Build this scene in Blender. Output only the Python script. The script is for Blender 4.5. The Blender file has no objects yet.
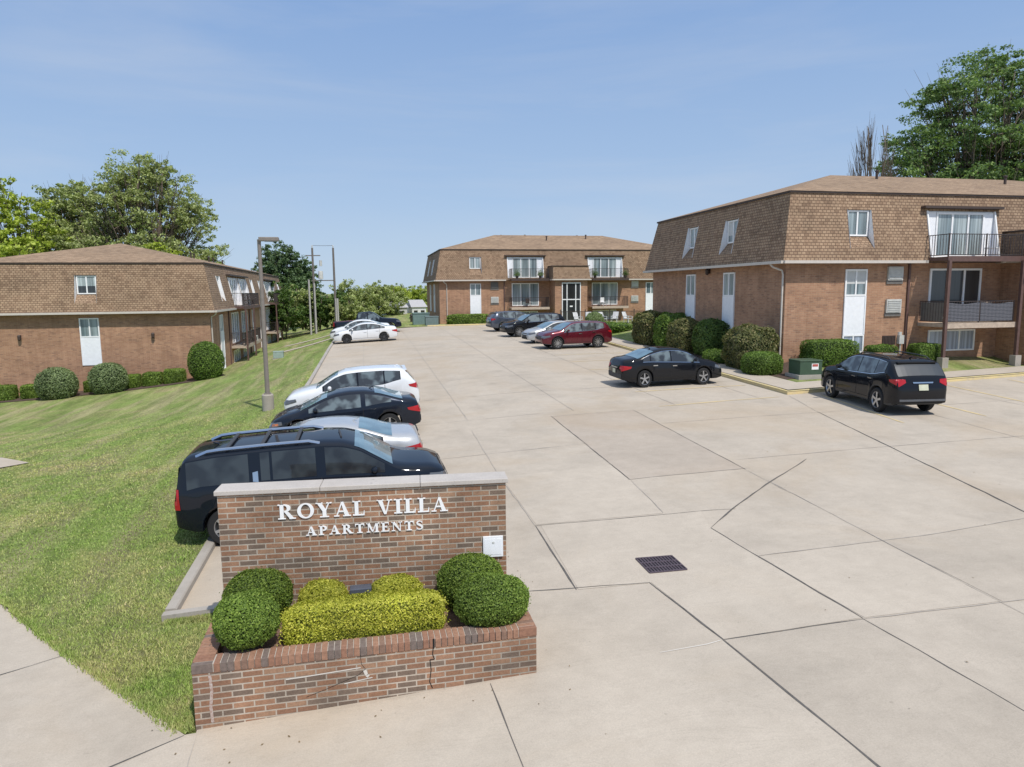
import bpy, bmesh, math, random
import numpy as np
from mathutils import Vector, Matrix
from mathutils.bvhtree import BVHTree
rnd = random.Random(7)
S = bpy.context.scene
COL = S.collection

# ------------------------------------------------------------------ helpers
def tag(o, label=None, cat=None, group=None, kind=None):
    if label: o['label'] = label
    if cat: o['category'] = cat
    if group: o['group'] = group
    if kind: o['kind'] = kind
    return o

def empty(name, loc=(0, 0, 0), rz=0.0, label=None, cat=None, group=None):
    o = bpy.data.objects.new(name, None)
    COL.objects.link(o)
    o.location = loc
    o.rotation_euler = (0, 0, rz)
    o.empty_display_size = .2
    return tag(o, label, cat, group)

def kids(o):
    return [c for c in bpy.data.objects if c.parent == o]

def copy_tree(o, parent=None):
    c = o.copy()
    COL.objects.link(c)
    c.parent = parent
    for ch in kids(o):
        copy_tree(ch, c)
    return c

class MB:
    """collects faces; build() links them as ONE mesh object"""
    def __init__(s):
        s.v = []; s.f = []; s.m = []
    def face(s, pts, m=0):
        n = len(s.v)
        s.v.extend([tuple(p) for p in pts])
        s.f.append(tuple(range(n, n + len(pts)))); s.m.append(m)
    def box(s, x0, x1, y0, y1, z0, z1, m=0):
        n = len(s.v)
        s.v += [(x0,y0,z0),(x1,y0,z0),(x1,y1,z0),(x0,y1,z0),(x0,y0,z1),(x1,y0,z1),(x1,y1,z1),(x0,y1,z1)]
        for f in ((0,3,2,1),(4,5,6,7),(0,1,5,4),(1,2,6,5),(2,3,7,6),(3,0,4,7)):
            s.f.append(tuple(n + i for i in f)); s.m.append(m)
    def bar(s, a, b, w, h, m=0, up=(0, 0, 1)):
        a = Vector(a); b = Vector(b); d = (b - a).normalized(); up = Vector(up)
        if abs(d.dot(up)) > .99: up = Vector((1, 0, 0))
        r = d.cross(up).normalized(); u = r.cross(d)
        n = len(s.v)
        for p in (a, b):
            for sx, sz in ((-1,-1),(1,-1),(1,1),(-1,1)):
                s.v.append(tuple(p + r * (sx * w / 2) + u * (sz * h / 2)))
        for f in ((0,1,2,3),(7,6,5,4),(0,4,5,1),(1,5,6,2),(2,6,7,3),(3,7,4,0)):
            s.f.append(tuple(n + i for i in f)); s.m.append(m)
    def tube(s, pts, rad, n=8, m=0, cap=True):
        pts = [Vector(p) for p in pts]
        if not isinstance(rad, (list, tuple)): rad = [rad] * len(pts)
        b0 = len(s.v); ref = None
        for i, p in enumerate(pts):
            d = (pts[min(i + 1, len(pts) - 1)] - pts[max(i - 1, 0)])
            d = d.normalized() if d.length > 1e-9 else Vector((0, 0, 1))
            if ref is None:
                ref = d.cross(Vector((0, 0, 1)) if abs(d.z) < .9 else Vector((1, 0, 0))).normalized()
            r = (ref - d * ref.dot(d)).normalized(); ref = r; u = d.cross(r)
            for k in range(n):
                a = 2 * math.pi * k / n
                s.v.append(tuple(p + (r * math.cos(a) + u * math.sin(a)) * rad[i]))
        for i in range(len(pts) - 1):
            for k in range(n):
                a = b0 + i * n + k; b = b0 + i * n + (k + 1) % n
                s.f.append((a, b, b + n, a + n)); s.m.append(m)
        if cap:
            s.f.append(tuple(b0 + k for k in reversed(range(n)))); s.m.append(m)
            e = b0 + (len(pts) - 1) * n
            s.f.append(tuple(e + k for k in range(n))); s.m.append(m)
    def lathe(s, prof, n=24, m=0, c=(0, 0, 0), axis='z'):
        """prof: (r, h) pairs, m may be a list per segment"""
        b0 = len(s.v); P = len(prof)
        for k in range(n):
            a = 2 * math.pi * k / n
            for r, h in prof:
                if axis == 'z': p = (r * math.cos(a), r * math.sin(a), h)
                else: p = (r * math.cos(a), h, r * math.sin(a))
                s.v.append((c[0] + p[0], c[1] + p[1], c[2] + p[2]))
        for k in range(n):
            for i in range(P - 1):
                a = b0 + k * P + i; b = b0 + ((k + 1) % n) * P + i
                s.f.append((a, b, b + 1, a + 1)); s.m.append(m[i] if isinstance(m, list) else m)
    def prism(s, poly, z0, z1, m=0):
        """poly in xy, extruded in z"""
        s.face([(x, y, z1) for x, y in poly], m)
        s.face([(x, y, z0) for x, y in reversed(poly)], m)
        k = len(poly)
        for i in range(k):
            a = poly[i]; b = poly[(i + 1) % k]
            s.face([(a[0], a[1], z0), (b[0], b[1], z0), (b[0], b[1], z1), (a[0], a[1], z1)], m)
    def build(s, name, mats, parent=None, smooth=False, loc=(0, 0, 0), rz=0, fix=True, sharp=35, bevel=0, weld=False):
        me = bpy.data.meshes.new(name)
        me.from_pydata(s.v, [], s.f)
        if not isinstance(mats, (list, tuple)): mats = [mats]
        for m in mats: me.materials.append(m)
        me.polygons.foreach_set('material_index', s.m)
        if weld or fix:
            bm = bmesh.new(); bm.from_mesh(me)
            if weld: bmesh.ops.remove_doubles(bm, verts=bm.verts, dist=1e-4)
            if fix: bmesh.ops.recalc_face_normals(bm, faces=bm.faces)
            bm.to_mesh(me); bm.free()
        add_uv(me)
        if smooth:
            me.shade_smooth()
            if sharp: me.set_sharp_from_angle(angle=math.radians(sharp))
        me.update()
        o = bpy.data.objects.new(name, me)
        COL.objects.link(o)
        o.location = loc; o.rotation_euler = (0, 0, rz)
        if parent: o.parent = parent
        if bevel:
            b = o.modifiers.new('Bevel', 'BEVEL'); b.width = bevel; b.segments = 2; b.limit_method = 'ANGLE'
        return o

def add_uv(me):
    uv = me.uv_layers.new(name='UVMap')
    nl = len(me.loops)
    if not nl: return
    co = np.empty(len(me.vertices) * 3); me.vertices.foreach_get('co', co); co = co.reshape(-1, 3)
    li = np.empty(nl, dtype=np.int64); me.loops.foreach_get('vertex_index', li)
    nrm = np.empty(len(me.polygons) * 3); me.polygons.foreach_get('normal', nrm); nrm = nrm.reshape(-1, 3)
    tot = np.empty(len(me.polygons), dtype=np.int64); me.polygons.foreach_get('loop_total', tot)
    N = np.repeat(nrm, tot, axis=0); P = co[li]
    h = np.hypot(N[:, 0], N[:, 1]); flat = h < .35
    hh = np.where(flat, 1, h)
    U = np.stack([-N[:, 1] / hh, N[:, 0] / hh, np.zeros(nl)], 1)
    V = np.cross(N, U)
    U[flat] = (1, 0, 0); V[flat] = (0, 1, 0)
    out = np.stack([(P * U).sum(1), (P * V).sum(1)], 1)
    uv.data.foreach_set('uv', out.ravel())

# ------------------------------------------------------------------ materials
def new_mat(name):
    m = bpy.data.materials.new(name); m.use_nodes = True
    nt = m.node_tree; b = nt.nodes['Principled BSDF']
    return m, nt, b
def N(nt, t, **kw):
    n = nt.nodes.new(t)
    for k, v in kw.items():
        if k in n.inputs.keys() if hasattr(n.inputs, 'keys') else False: n.inputs[k].default_value = v
        else: setattr(n, k, v)
    return n
def ramp(nt, fac, stops, interp='LINEAR'):
    r = nt.nodes.new('ShaderNodeValToRGB'); r.color_ramp.interpolation = interp
    el = r.color_ramp.elements
    while len(el) > 1: el.remove(el[-1])
    el[0].position = stops[0][0]; el[0].color = (*stops[0][1], 1)
    for p, c in stops[1:]:
        e = el.new(p); e.color = (*c, 1)
    nt.links.new(fac, r.inputs[0]); return r.outputs[0]
def noise(nt, scale, detail=4, rough=.55, vec=None, dist=0):
    n = nt.nodes.new('ShaderNodeTexNoise')
    n.inputs['Scale'].default_value = scale; n.inputs['Detail'].default_value = detail
    n.inputs['Roughness'].default_value = rough; n.inputs['Distortion'].default_value = dist
    if vec is not None: nt.links.new(vec, n.inputs['Vector'])
    return n.outputs['Fac']
def coord(nt, which='Object', scale=None, rot=None):
    if which == 'World':
        c = nt.nodes.new('ShaderNodeNewGeometry').outputs['Position']
    else:
        c = nt.nodes.new('ShaderNodeTexCoord').outputs[which]
    if scale or rot:
        mp = nt.nodes.new('ShaderNodeMapping')
        if scale: mp.inputs['Scale'].default_value = scale
        if rot: mp.inputs['Rotation'].default_value = rot
        nt.links.new(c, mp.inputs[0]); c = mp.outputs[0]
    return c
def mix(nt, fac, a, b, mode='MIX'):
    m = nt.nodes.new('ShaderNodeMix'); m.data_type = 'RGBA'; m.blend_type = mode
    for s, x in ((m.inputs[0], fac), (m.inputs[6], a), (m.inputs[7], b)):
        if isinstance(x, (int, float)): s.default_value = x
        elif isinstance(x, tuple): s.default_value = (*x, 1)
        else: nt.links.new(x, s)
    return m.outputs[2]
def bump(nt, b, h, strength=.3, dist=.01):
    n = nt.nodes.new('ShaderNodeBump'); n.inputs['Strength'].default_value = strength; n.inputs['Distance'].default_value = dist
    nt.links.new(h, n.inputs['Height']); nt.links.new(n.outputs[0], b.inputs['Normal'])
def plain(name, col, rough=.6, metal=0, coat=0, var=.12, scale=6, spec=.5):
    m, nt, b = new_mat(name)
    b.inputs['Roughness'].default_value = rough; b.inputs['Metallic'].default_value = metal
    b.inputs['Coat Weight'].default_value = coat; b.inputs['Coat Roughness'].default_value = .04
    b.inputs['Specular IOR Level'].default_value = spec
    f = noise(nt, scale, 5, .6, coord(nt, 'World'))
    c = ramp(nt, f, [(.3, tuple(x * (1 - var) for x in col)), (.7, tuple(min(1, x * (1 + var)) for x in col))])
    nt.links.new(c, b.inputs['Base Color'])
    return m

def brick_mat(name, stops, mortar, bw=.213, rh=.0677, ms=.009, offset=.5, dirt=.25, rough=.9, bumpd=.006, vert=False, big=None):
    m, nt, b = new_mat(name)
    uv = nt.nodes.new('ShaderNodeUVMap').outputs[0]
    if vert:
        mp = nt.nodes.new('ShaderNodeMapping'); mp.inputs['Rotation'].default_value = (0, 0, math.pi / 2)
        nt.links.new(uv, mp.inputs[0]); uv = mp.outputs[0]
    t = nt.nodes.new('ShaderNodeTexBrick'); nt.links.new(uv, t.inputs['Vector'])
    t.offset = offset; t.offset_frequency = 2; t.squash = 1
    t.inputs['Color1'].default_value = (0, 0, 0, 1); t.inputs['Color2'].default_value = (1, 1, 1, 1); t.inputs['Mortar'].default_value = (.5, .5, .5, 1)
    t.inputs['Scale'].default_value = 1; t.inputs['Mortar Size'].default_value = ms; t.inputs['Mortar Smooth'].default_value = .15
    t.inputs['Brick Width'].default_value = bw; t.inputs['Row Height'].default_value = rh; t.inputs['Bias'].default_value = 0
    c = ramp(nt, t.outputs['Color'], stops, 'CONSTANT')
    n1 = noise(nt, 40, 4, .7, coord(nt, 'World'))
    c = mix(nt, 1.0, c, ramp(nt, n1, [(.3, (.78,) * 3), (.7, (1.15,) * 3)]), 'MULTIPLY')
    n2 = noise(nt, 1.1, 5, .6, coord(nt, 'World'))
    mo = mix(nt, 1.0, mortar, ramp(nt, n2, [(.3, (.8,) * 3), (.7, (1.1,) * 3)]), 'MULTIPLY')
    c = mix(nt, t.outputs['Fac'], c, mo)
    c = mix(nt, 1.0, c, ramp(nt, n2, [(.3, (1 - dirt,) * 3), (.65, (1.08,) * 3)]), 'MULTIPLY')
    c = mix(nt, 1.0, c, ramp(nt, noise(nt, 1.0, 5, .7, coord(nt, 'World', (4.5, 4.5, .35))), [(.3, (.84, .83, .82)), (.6, (1.03,) * 3), (.75, (1.12, 1.13, 1.14))]), 'MULTIPLY')
    if big:
        n3 = noise(nt, .35, 3, .6, coord(nt, 'World', (1, 1, 3)))
        c = mix(nt, 1.0, c, ramp(nt, n3, [(.35, (1 - big,) * 3), (.65, (1 + big * .5,) * 3)]), 'MULTIPLY')
    nt.links.new(c, b.inputs['Base Color']); b.inputs['Roughness'].default_value = rough
    inv = nt.nodes.new('ShaderNodeMath'); inv.operation = 'MULTIPLY_ADD'
    nt.links.new(t.outputs['Fac'], inv.inputs[0]); inv.inputs[1].default_value = -1; nt.links.new(n1, inv.inputs[2])
    bump(nt, b, inv.outputs[0], .6, bumpd)
    return m

M = {}
M['sign_brick'] = brick_mat('sign_brick', [(0, (.19, .135, .10)), (.16, (.32, .17, .10)), (.42, (.37, .205, .125)), (.6, (.29, .155, .095)), (.78, (.215, .155, .115)), (.88, (.38, .225, .14))], (.48, .41, .33), dirt=.3, ms=.0085)
M['coping_brick'] = brick_mat('coping_brick', [(0, (.17, .13, .11)), (.3, (.34, .16, .095)), (.55, (.27, .125, .08)), (.85, (.22, .14, .11))], (.50, .44, .38), bw=.40, rh=.0677, vert=True, offset=0, dirt=.3, ms=.0085)
M['house_brick'] = brick_mat('house_brick', [(0, (.41, .225, .135)), (.35, (.45, .255, .155)), (.7, (.38, .205, .125)), (.9, (.32, .18, .115))], (.42, .285, .195), dirt=.10, big=.10, bw=.24, rh=.08, ms=.008)
M['shingle'] = brick_mat('shingle', [(0, (.27, .175, .11)), (.16, (.37, .25, .16)), (.6, (.40, .275, .177)), (.86, (.335, .22, .14))], (.17, .105, .066), bw=.20, rh=.135, ms=.016, dirt=.10, big=.12, bumpd=.03)  # mortar tone here paints the shadow lines between shingle rows
M['roof_shingle'] = brick_mat('roof_shingle', [(0, (.27, .18, .11)), (.35, (.35, .24, .15)), (.7, (.31, .21, .13))], (.22, .145, .09), bw=.3, rh=.14, ms=.008, dirt=.10, big=.12)

def concrete_mat(name, base, warm=1.0, stain=.16):
    m, nt, b = new_mat(name)
    w = coord(nt, 'World')
    c = ramp(nt, noise(nt, .55, 6, .62, w, .4), [(.25, tuple(x * (1 - stain) for x in base)), (.5, base), (.78, tuple(x * 1.09 for x in base))])
    c = mix(nt, 1.0, c, ramp(nt, noise(nt, 3.2, 6, .7, w), [(.3, (.93, .925, .92)), (.7, (1.05, 1.05, 1.05))]), 'MULTIPLY')
    c = mix(nt, 1.0, c, ramp(nt, noise(nt, 60, 3, .8, w), [(.3, (.88,) * 3), (.7, (1.08,) * 3)]), 'MULTIPLY')
    # tan oil-ish stains and stretched tyre wear
    c = mix(nt, ramp(nt, noise(nt, .16, 5, .6, w, 1.2), [(.48, (0,) * 3), (.68, (.38,) * 3)]), c, tuple(x * y for x, y in zip(base, (.90, .78, .62))))
    c = mix(nt, ramp(nt, noise(nt, 1.7, 7, .75, coord(nt, 'World', (1.2, .16, 1)), .6), [(.60, (0,) * 3), (.75, (.22,) * 3)]), c, tuple(x * .72 for x in base))
    c = mix(nt, ramp(nt, noise(nt, 9, 3, .5, w), [(.72, (0,) * 3), (.78, (.5,) * 3)]), c, tuple(x * .6 for x in base))
    vo = nt.nodes.new('ShaderNodeTexVoronoi'); vo.inputs['Scale'].default_value = .33; vo.inputs['Randomness'].default_value = 1
    mpv = nt.nodes.new('ShaderNodeMixRGB'); mpv.inputs[0].default_value = .12
    nz = nt.nodes.new('ShaderNodeTexNoise'); nz.inputs['Scale'].default_value = 4; nz.inputs['Detail'].default_value = 5; nt.links.new(w, nz.inputs['Vector'])
    nt.links.new(w, mpv.inputs[1]); nt.links.new(nz.outputs['Color'], mpv.inputs[2]); nt.links.new(mpv.outputs[0], vo.inputs['Vector'])
    c = mix(nt, ramp(nt, vo.outputs['Distance'], [(.02, (.30,) * 3), (.07, (.12,) * 3), (.13, (0,) * 3)]), c, tuple(x * .38 for x in base))
    c = mix(nt, ramp(nt, noise(nt, .5, 8, .8, coord(nt, 'World', (.5, 2.6, 1), (0, 0, 1.2)), 2.5), [(.495, (0,) * 3), (.50, (.5,) * 3), (.505, (0,) * 3)]), c, tuple(x * .55 for x in base))
    nt.links.new(c, b.inputs['Base Color']); b.inputs['Roughness'].default_value = .88
    b.inputs['Specular IOR Level'].default_value = .3
    bump(nt, b, noise(nt, 90, 4, .7, w), .25, .004)
    return m
M['concrete'] = concrete_mat('concrete', (.475, .412, .335))
M['concrete_patch'] = concrete_mat('concrete_patch', (.44, .375, .305), stain=.1)
M['concrete_light'] = concrete_mat('concrete_light', (.495, .43, .35), stain=.1)
M['concrete_b'] = concrete_mat('concrete_b', (.455, .394, .32), stain=.14)
M['kerb_concrete'] = concrete_mat('kerb_concrete', (.40, .37, .33), stain=.3)
M['capstone'] = concrete_mat('capstone', (.50, .46, .42), stain=.22)
M['joint'] = plain('joint', (.115, .105, .095), .95, var=.3, scale=9)
M['joint_faint'] = plain('joint_faint', (.375, .335, .29), .95, var=.2, scale=5)
M['crack_light'] = plain('crack_light', (.62, .58, .52), .95, var=.1)

def paint_mat(name, col, under, lo=.42, hi=.62, sc=6):
    m, nt, b = new_mat(name); w = coord(nt, 'World')
    f = ramp(nt, noise(nt, sc, 7, .75, w), [(lo, (0,) * 3), (hi, (1,) * 3)])
    nt.links.new(mix(nt, f, col, under), b.inputs['Base Color']); b.inputs['Roughness'].default_value = .85
    return m
M['yellow_line'] = paint_mat('yellow_line', (.66, .51, .25), (.50, .42, .31), .42, .78)
M['yellow_kerb'] = paint_mat('yellow_kerb', (.68, .54, .27), (.50, .42, .29), .46, .70, 2.5)
M['white'] = plain('white_trim', (.86, .86, .86), .5, var=.04)
M['panel'] = plain('white_panel', (.84, .85, .87), .55, var=.05)
M['gutter'] = plain('gutter_metal', (.58, .53, .47), .45, var=.06)
M['soffit'] = plain('soffit', (.10, .07, .055), .8)
M['dark_trim'] = plain('dark_trim', (.06, .04, .033), .6)
M['brown_metal'] = plain('brown_metal', (.115, .065, .055), .55, var=.2)
M['rail'] = plain('rail_metal', (.05, .038, .035), .5)
M['deck_edge'] = plain('deck_edge', (.46, .37, .29), .8, var=.2)
M['ac_grey'] = plain('ac_grey', (.55, .55, .52), .6)
M['ac_dark'] = plain('ac_dark', (.16, .15, .14), .7)
M['black'] = plain('black_rubber', (.012, .012, .013), .75)
M['under'] = plain('underbody', (.01, .01, .01), .9)
M['tan_panel'] = plain('tan_panel', (.36, .27, .20), .7)
def glass_mat(name, top, bot, rough=.06, lo=.35, hi=.65, sc=1.3, curtain=True):
    m, nt, b = new_mat(name)
    f = noise(nt, sc, 2, .4, coord(nt, 'World', (1, 1, .12) if curtain else (1, 1, 1)))
    st = [(lo, bot), (hi, top)]
    c = ramp(nt, f, st)
    if curtain:
        f2 = noise(nt, 9, 1, .3, coord(nt, 'World', (1, 1, .02)))
        c = mix(nt, 1.0, c, ramp(nt, f2, [(.35, (.6,) * 3), (.65, (1.2,) * 3)]), 'MULTIPLY')
    nt.links.new(c, b.inputs['Base Color']); b.inputs['Roughness'].default_value = .35
    b.inputs['Specular IOR Level'].default_value = .6
    b.inputs['Coat Weight'].default_value = 1; b.inputs['Coat Roughness'].default_value = rough
    return m
M['pane'] = glass_mat('window_pane', (.30, .36, .38), (.06, .08, .095))
M['pane_curtain'] = glass_mat('curtained_pane', (.42, .48, .48), (.12, .17, .19))
M['pane_light'] = glass_mat('light_pane', (.45, .52, .62), (.22, .28, .38))
M['pane_dark'] = glass_mat('dark_pane', (.03, .035, .04), (.012, .014, .016))
def car_paint(name, col, metal=.0, rough=.32, flake=.05):
    m, nt, b = new_mat(name)
    f = noise(nt, 3, 5, .6, coord(nt, 'World'))
    c = ramp(nt, f, [(.3, tuple(x * (1 - flake) for x in col)), (.7, tuple(min(1, x * (1 + flake)) for x in col))])
    nt.links.new(c, b.inputs['Base Color'])
    b.inputs['Metallic'].default_value = metal
    r = ramp(nt, noise(nt, 7, 4, .6, coord(nt, 'World')), [(.3, (rough * .8,) * 3), (.7, (rough * 1.25,) * 3)])
    nt.links.new(r, b.inputs['Roughness'])
    b.inputs['Specular IOR Level'].default_value = .0 if max(col) < .05 else .3
    b.inputs['Coat Weight'].default_value = .75 if max(col) < .05 else .9; b.inputs['Coat Roughness'].default_value = .06
    return m
M['gloss_black'] = plain('gloss_black', (.008, .008, .009), .15)
M['car_glass'] = glass_mat('car_glass', (.018, .024, .028), (.008, .01, .012), .02, curtain=False)
M['car_glass_sky_reflect'] = glass_mat('windscreen_glass', (.14, .24, .27), (.07, .13, .15), .02, curtain=False, sc=2.5)  # blue base colour paints the sky's reflection
M['car_glass_dark'] = glass_mat('dark_side_glass', (.022, .028, .03), (.004, .005, .006), .02, lo=.42, hi=.56, curtain=False, sc=2.6)  # faint lighter blotches painted in as reflections on dark glass
M['car_glass_reflect'] = glass_mat('side_glass', (.12, .155, .165), (.008, .011, .013), .02, lo=.44, hi=.60, curtain=False, sc=3.0)  # bright and dark blotches painted in as reflections
M['chrome'] = plain('chrome', (.62, .64, .67), .18, metal=1, var=.05)
M['alloy'] = plain('alloy', (.50, .51, .53), .3, metal=.85, var=.08)
M['tail_red'] = plain('tail_light_red', (.40, .008, .014), .3, coat=.3)
M['lamp_clear'] = plain('lamp_clear', (.52, .54, .56), .12, coat=1)
M['lamp_smoke'] = plain('lamp_smoke', (.10, .105, .115), .12, coat=1)
M['amber'] = plain('amber', (.55, .16, .03), .2, coat=1)
M['plastic'] = plain('grey_plastic', (.045, .046, .05), .65)
M['bumper_grey'] = plain('bumper_grey', (.10, .105, .115), .6)
M['plate'] = plain('plate', (.55, .56, .42), .4)
M['mulch'] = plain('mulch', (.085, .055, .04), .95, var=.5, scale=30)
M['soil'] = plain('soil', (.20, .12, .085), .95, var=.3, scale=14)
# ------------------------------------------------------------------ vegetation
def leaf_mat(name, dark, light, tip=None, trans=.33):
    m, nt, b = new_mat(name)
    g = nt.nodes.new('ShaderNodeNewGeometry')
    c = ramp(nt, g.outputs['Random Per Island'], [(0, dark), (.7, light), (1, tip or light)])
    n = noise(nt, .9, 4, .6, coord(nt, 'World'))
    c = mix(nt, 1.0, c, ramp(nt, n, [(.35, (.72,) * 3), (.65, (1.2,) * 3)]), 'MULTIPLY')
    nt.links.new(c, b.inputs['Base Color']); b.inputs['Roughness'].default_value = .55
    b.inputs['Specular IOR Level'].default_value = .3
    t = nt.nodes.new('ShaderNodeBsdfTranslucent'); nt.links.new(mix(nt, 1.0, c, (1.1, 1.25, .6), 'MULTIPLY'), t.inputs[0])
    ms = nt.nodes.new('ShaderNodeMixShader'); ms.inputs[0].default_value = trans
    nt.links.new(b.outputs[0], ms.inputs[1]); nt.links.new(t.outputs[0], ms.inputs[2])
    nt.links.new(ms.outputs[0], nt.nodes['Material Output'].inputs[0])
    return m
M['leaf_box'] = leaf_mat('boxwood_leaf', (.09, .15, .026), (.22, .32, .055), (.32, .42, .085))
M['leaf_yellow'] = leaf_mat('golden_leaf', (.27, .30, .03), (.58, .57, .075), (.74, .69, .14))
M['leaf_green'] = leaf_mat('green_leaf', (.06, .11, .025), (.13, .21, .05), (.19, .27, .07))
M['leaf_hedge'] = leaf_mat('hedge_leaf', (.07, .125, .02), (.165, .26, .045), (.23, .33, .065))
M['leaf_olive'] = leaf_mat('olive_leaf', (.09, .10, .035), (.21, .22, .08), (.30, .24, .12))
M['leaf_sage'] = leaf_mat('sage_leaf', (.12, .17, .07), (.27, .34, .155), (.36, .43, .21))
M['leaf_tree'] = leaf_mat('tree_leaf', (.20, .23, .085), (.43, .48, .19), (.54, .58, .27))
M['leaf_lime'] = leaf_mat('lime_leaf', (.22, .28, .04), (.46, .53, .08), (.58, .64, .13))
M['leaf_locust'] = leaf_mat('locust_leaf', (.08, .14, .055), (.21, .30, .105), (.33, .43, .15))
M['leaf_dark'] = leaf_mat('dark_leaf', (.07, .12, .06), (.16, .235, .11), (.21, .30, .14))
M['leaf_box_dark'] = leaf_mat('boxwood_leaf_olive', (.07, .115, .02), (.18, .26, .04), (.28, .36, .065))
M['bark'] = plain('bark', (.14, .11, .085), .95, var=.35, scale=5)
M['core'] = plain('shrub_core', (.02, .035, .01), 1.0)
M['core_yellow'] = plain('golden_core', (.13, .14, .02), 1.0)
RNG = np.random.default_rng(11)

def leaves_mesh(name, P, Nn, size, mat, parent=None, loc=(0, 0, 0), jit=.6, aspect=.6, tri=False):
    """one mesh of leaf-sized faces at points P facing roughly Nn"""
    n = len(P)
    d = Nn + RNG.normal(0, jit, (n, 3)); d /= np.linalg.norm(d, axis=1)[:, None] + 1e-9
    a = np.cross(d, RNG.normal(0, 1, (n, 3))); a /= np.linalg.norm(a, axis=1)[:, None] + 1e-9
    b = np.cross(d, a)
    s = (size * RNG.uniform(.6, 1.3, n))[:, None]
    a = a * s; b = b * s * aspect
    V = np.stack([P - a, P + b * .9, P + a, P - b * .9], 1).reshape(-1, 3)
    me = bpy.data.meshes.new(name)
    me.vertices.add(4 * n); me.vertices.foreach_set('co', V.ravel())
    me.loops.add(4 * n); me.loops.foreach_set('vertex_index', np.arange(4 * n, dtype=np.int32))
    me.polygons.add(n); me.polygons.foreach_set('loop_start', np.arange(0, 4 * n, 4, dtype=np.int32))
    me.polygons.foreach_set('loop_total', np.full(n, 4, dtype=np.int32))
    me.materials.append(mat); me.update(calc_edges=True)
    o = bpy.data.objects.new(name, me); COL.objects.link(o); o.location = loc
    if parent: o.parent = parent
    return o

def shrub(name, label, cat, c, r, mat, n, leaf=.02, e=2.4, group=None, boxy=False, rz=0, stem=False, lump=.05, parts=True, flatbot=.75):
    """clipped shrub: superellipsoid shell of leaves around a dark core; c = centre of the base, r=(rx,ry,h/2)"""
    root = empty(name, c, rz, label, cat, group)
    rx, ry, rh = r
    ee = 7.0 if boxy else e
    D = RNG.normal(0, 1, (n, 3))
    if boxy:
        D *= np.array([rx, ry, rh]) ** .15
    D /= np.linalg.norm(D, axis=1)[:, None]
    k = (np.abs(D[:, 0]) ** ee + np.abs(D[:, 1]) ** ee + np.abs(D[:, 2]) ** ee) ** (-1 / ee)
    ph = RNG.uniform(0, 6.28, 6)
    lum = 1 + lump * (np.sin(5 * D[:, 0] + ph[0]) * np.sin(4 * D[:, 1] + ph[1]) + .6 * np.sin(11 * D[:, 2] + ph[2]) * np.sin(9 * D[:, 0] + ph[3])) 
    depth = 1 - np.abs(RNG.normal(0, .045, n)) + (RNG.random(n) < .04) * RNG.uniform(0, .09, n)
    P = D * (k * lum * depth)[:, None] * np.array([rx, ry, rh])
    P[:, 2] = np.maximum(P[:, 2], -rh * flatbot)
    Nn = D / np.array([rx, ry, rh]); Nn /= np.linalg.norm(Nn, axis=1)[:, None]
    P[:, 2] += rh * flatbot + .02
    leaves_mesh('foliage', P, Nn, leaf, mat, root, jit=.6)
    # solid dark core behind the leaves
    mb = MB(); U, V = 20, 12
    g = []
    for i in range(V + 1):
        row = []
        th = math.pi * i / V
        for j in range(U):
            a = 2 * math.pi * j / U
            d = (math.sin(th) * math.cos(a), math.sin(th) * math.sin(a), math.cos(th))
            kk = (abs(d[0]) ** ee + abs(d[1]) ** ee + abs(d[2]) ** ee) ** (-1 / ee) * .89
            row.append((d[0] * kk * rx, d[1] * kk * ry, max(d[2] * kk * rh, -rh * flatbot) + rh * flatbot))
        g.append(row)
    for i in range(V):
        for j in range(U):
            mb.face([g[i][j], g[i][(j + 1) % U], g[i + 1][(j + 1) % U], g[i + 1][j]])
    mb.build('inner_core', M['core_yellow'] if mat == M['leaf_yellow'] else M['core'], root, fix=False)
    return root

def clampg(R): return max(-1.5, min(1.5, R.gauss(0, 1)))

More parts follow.
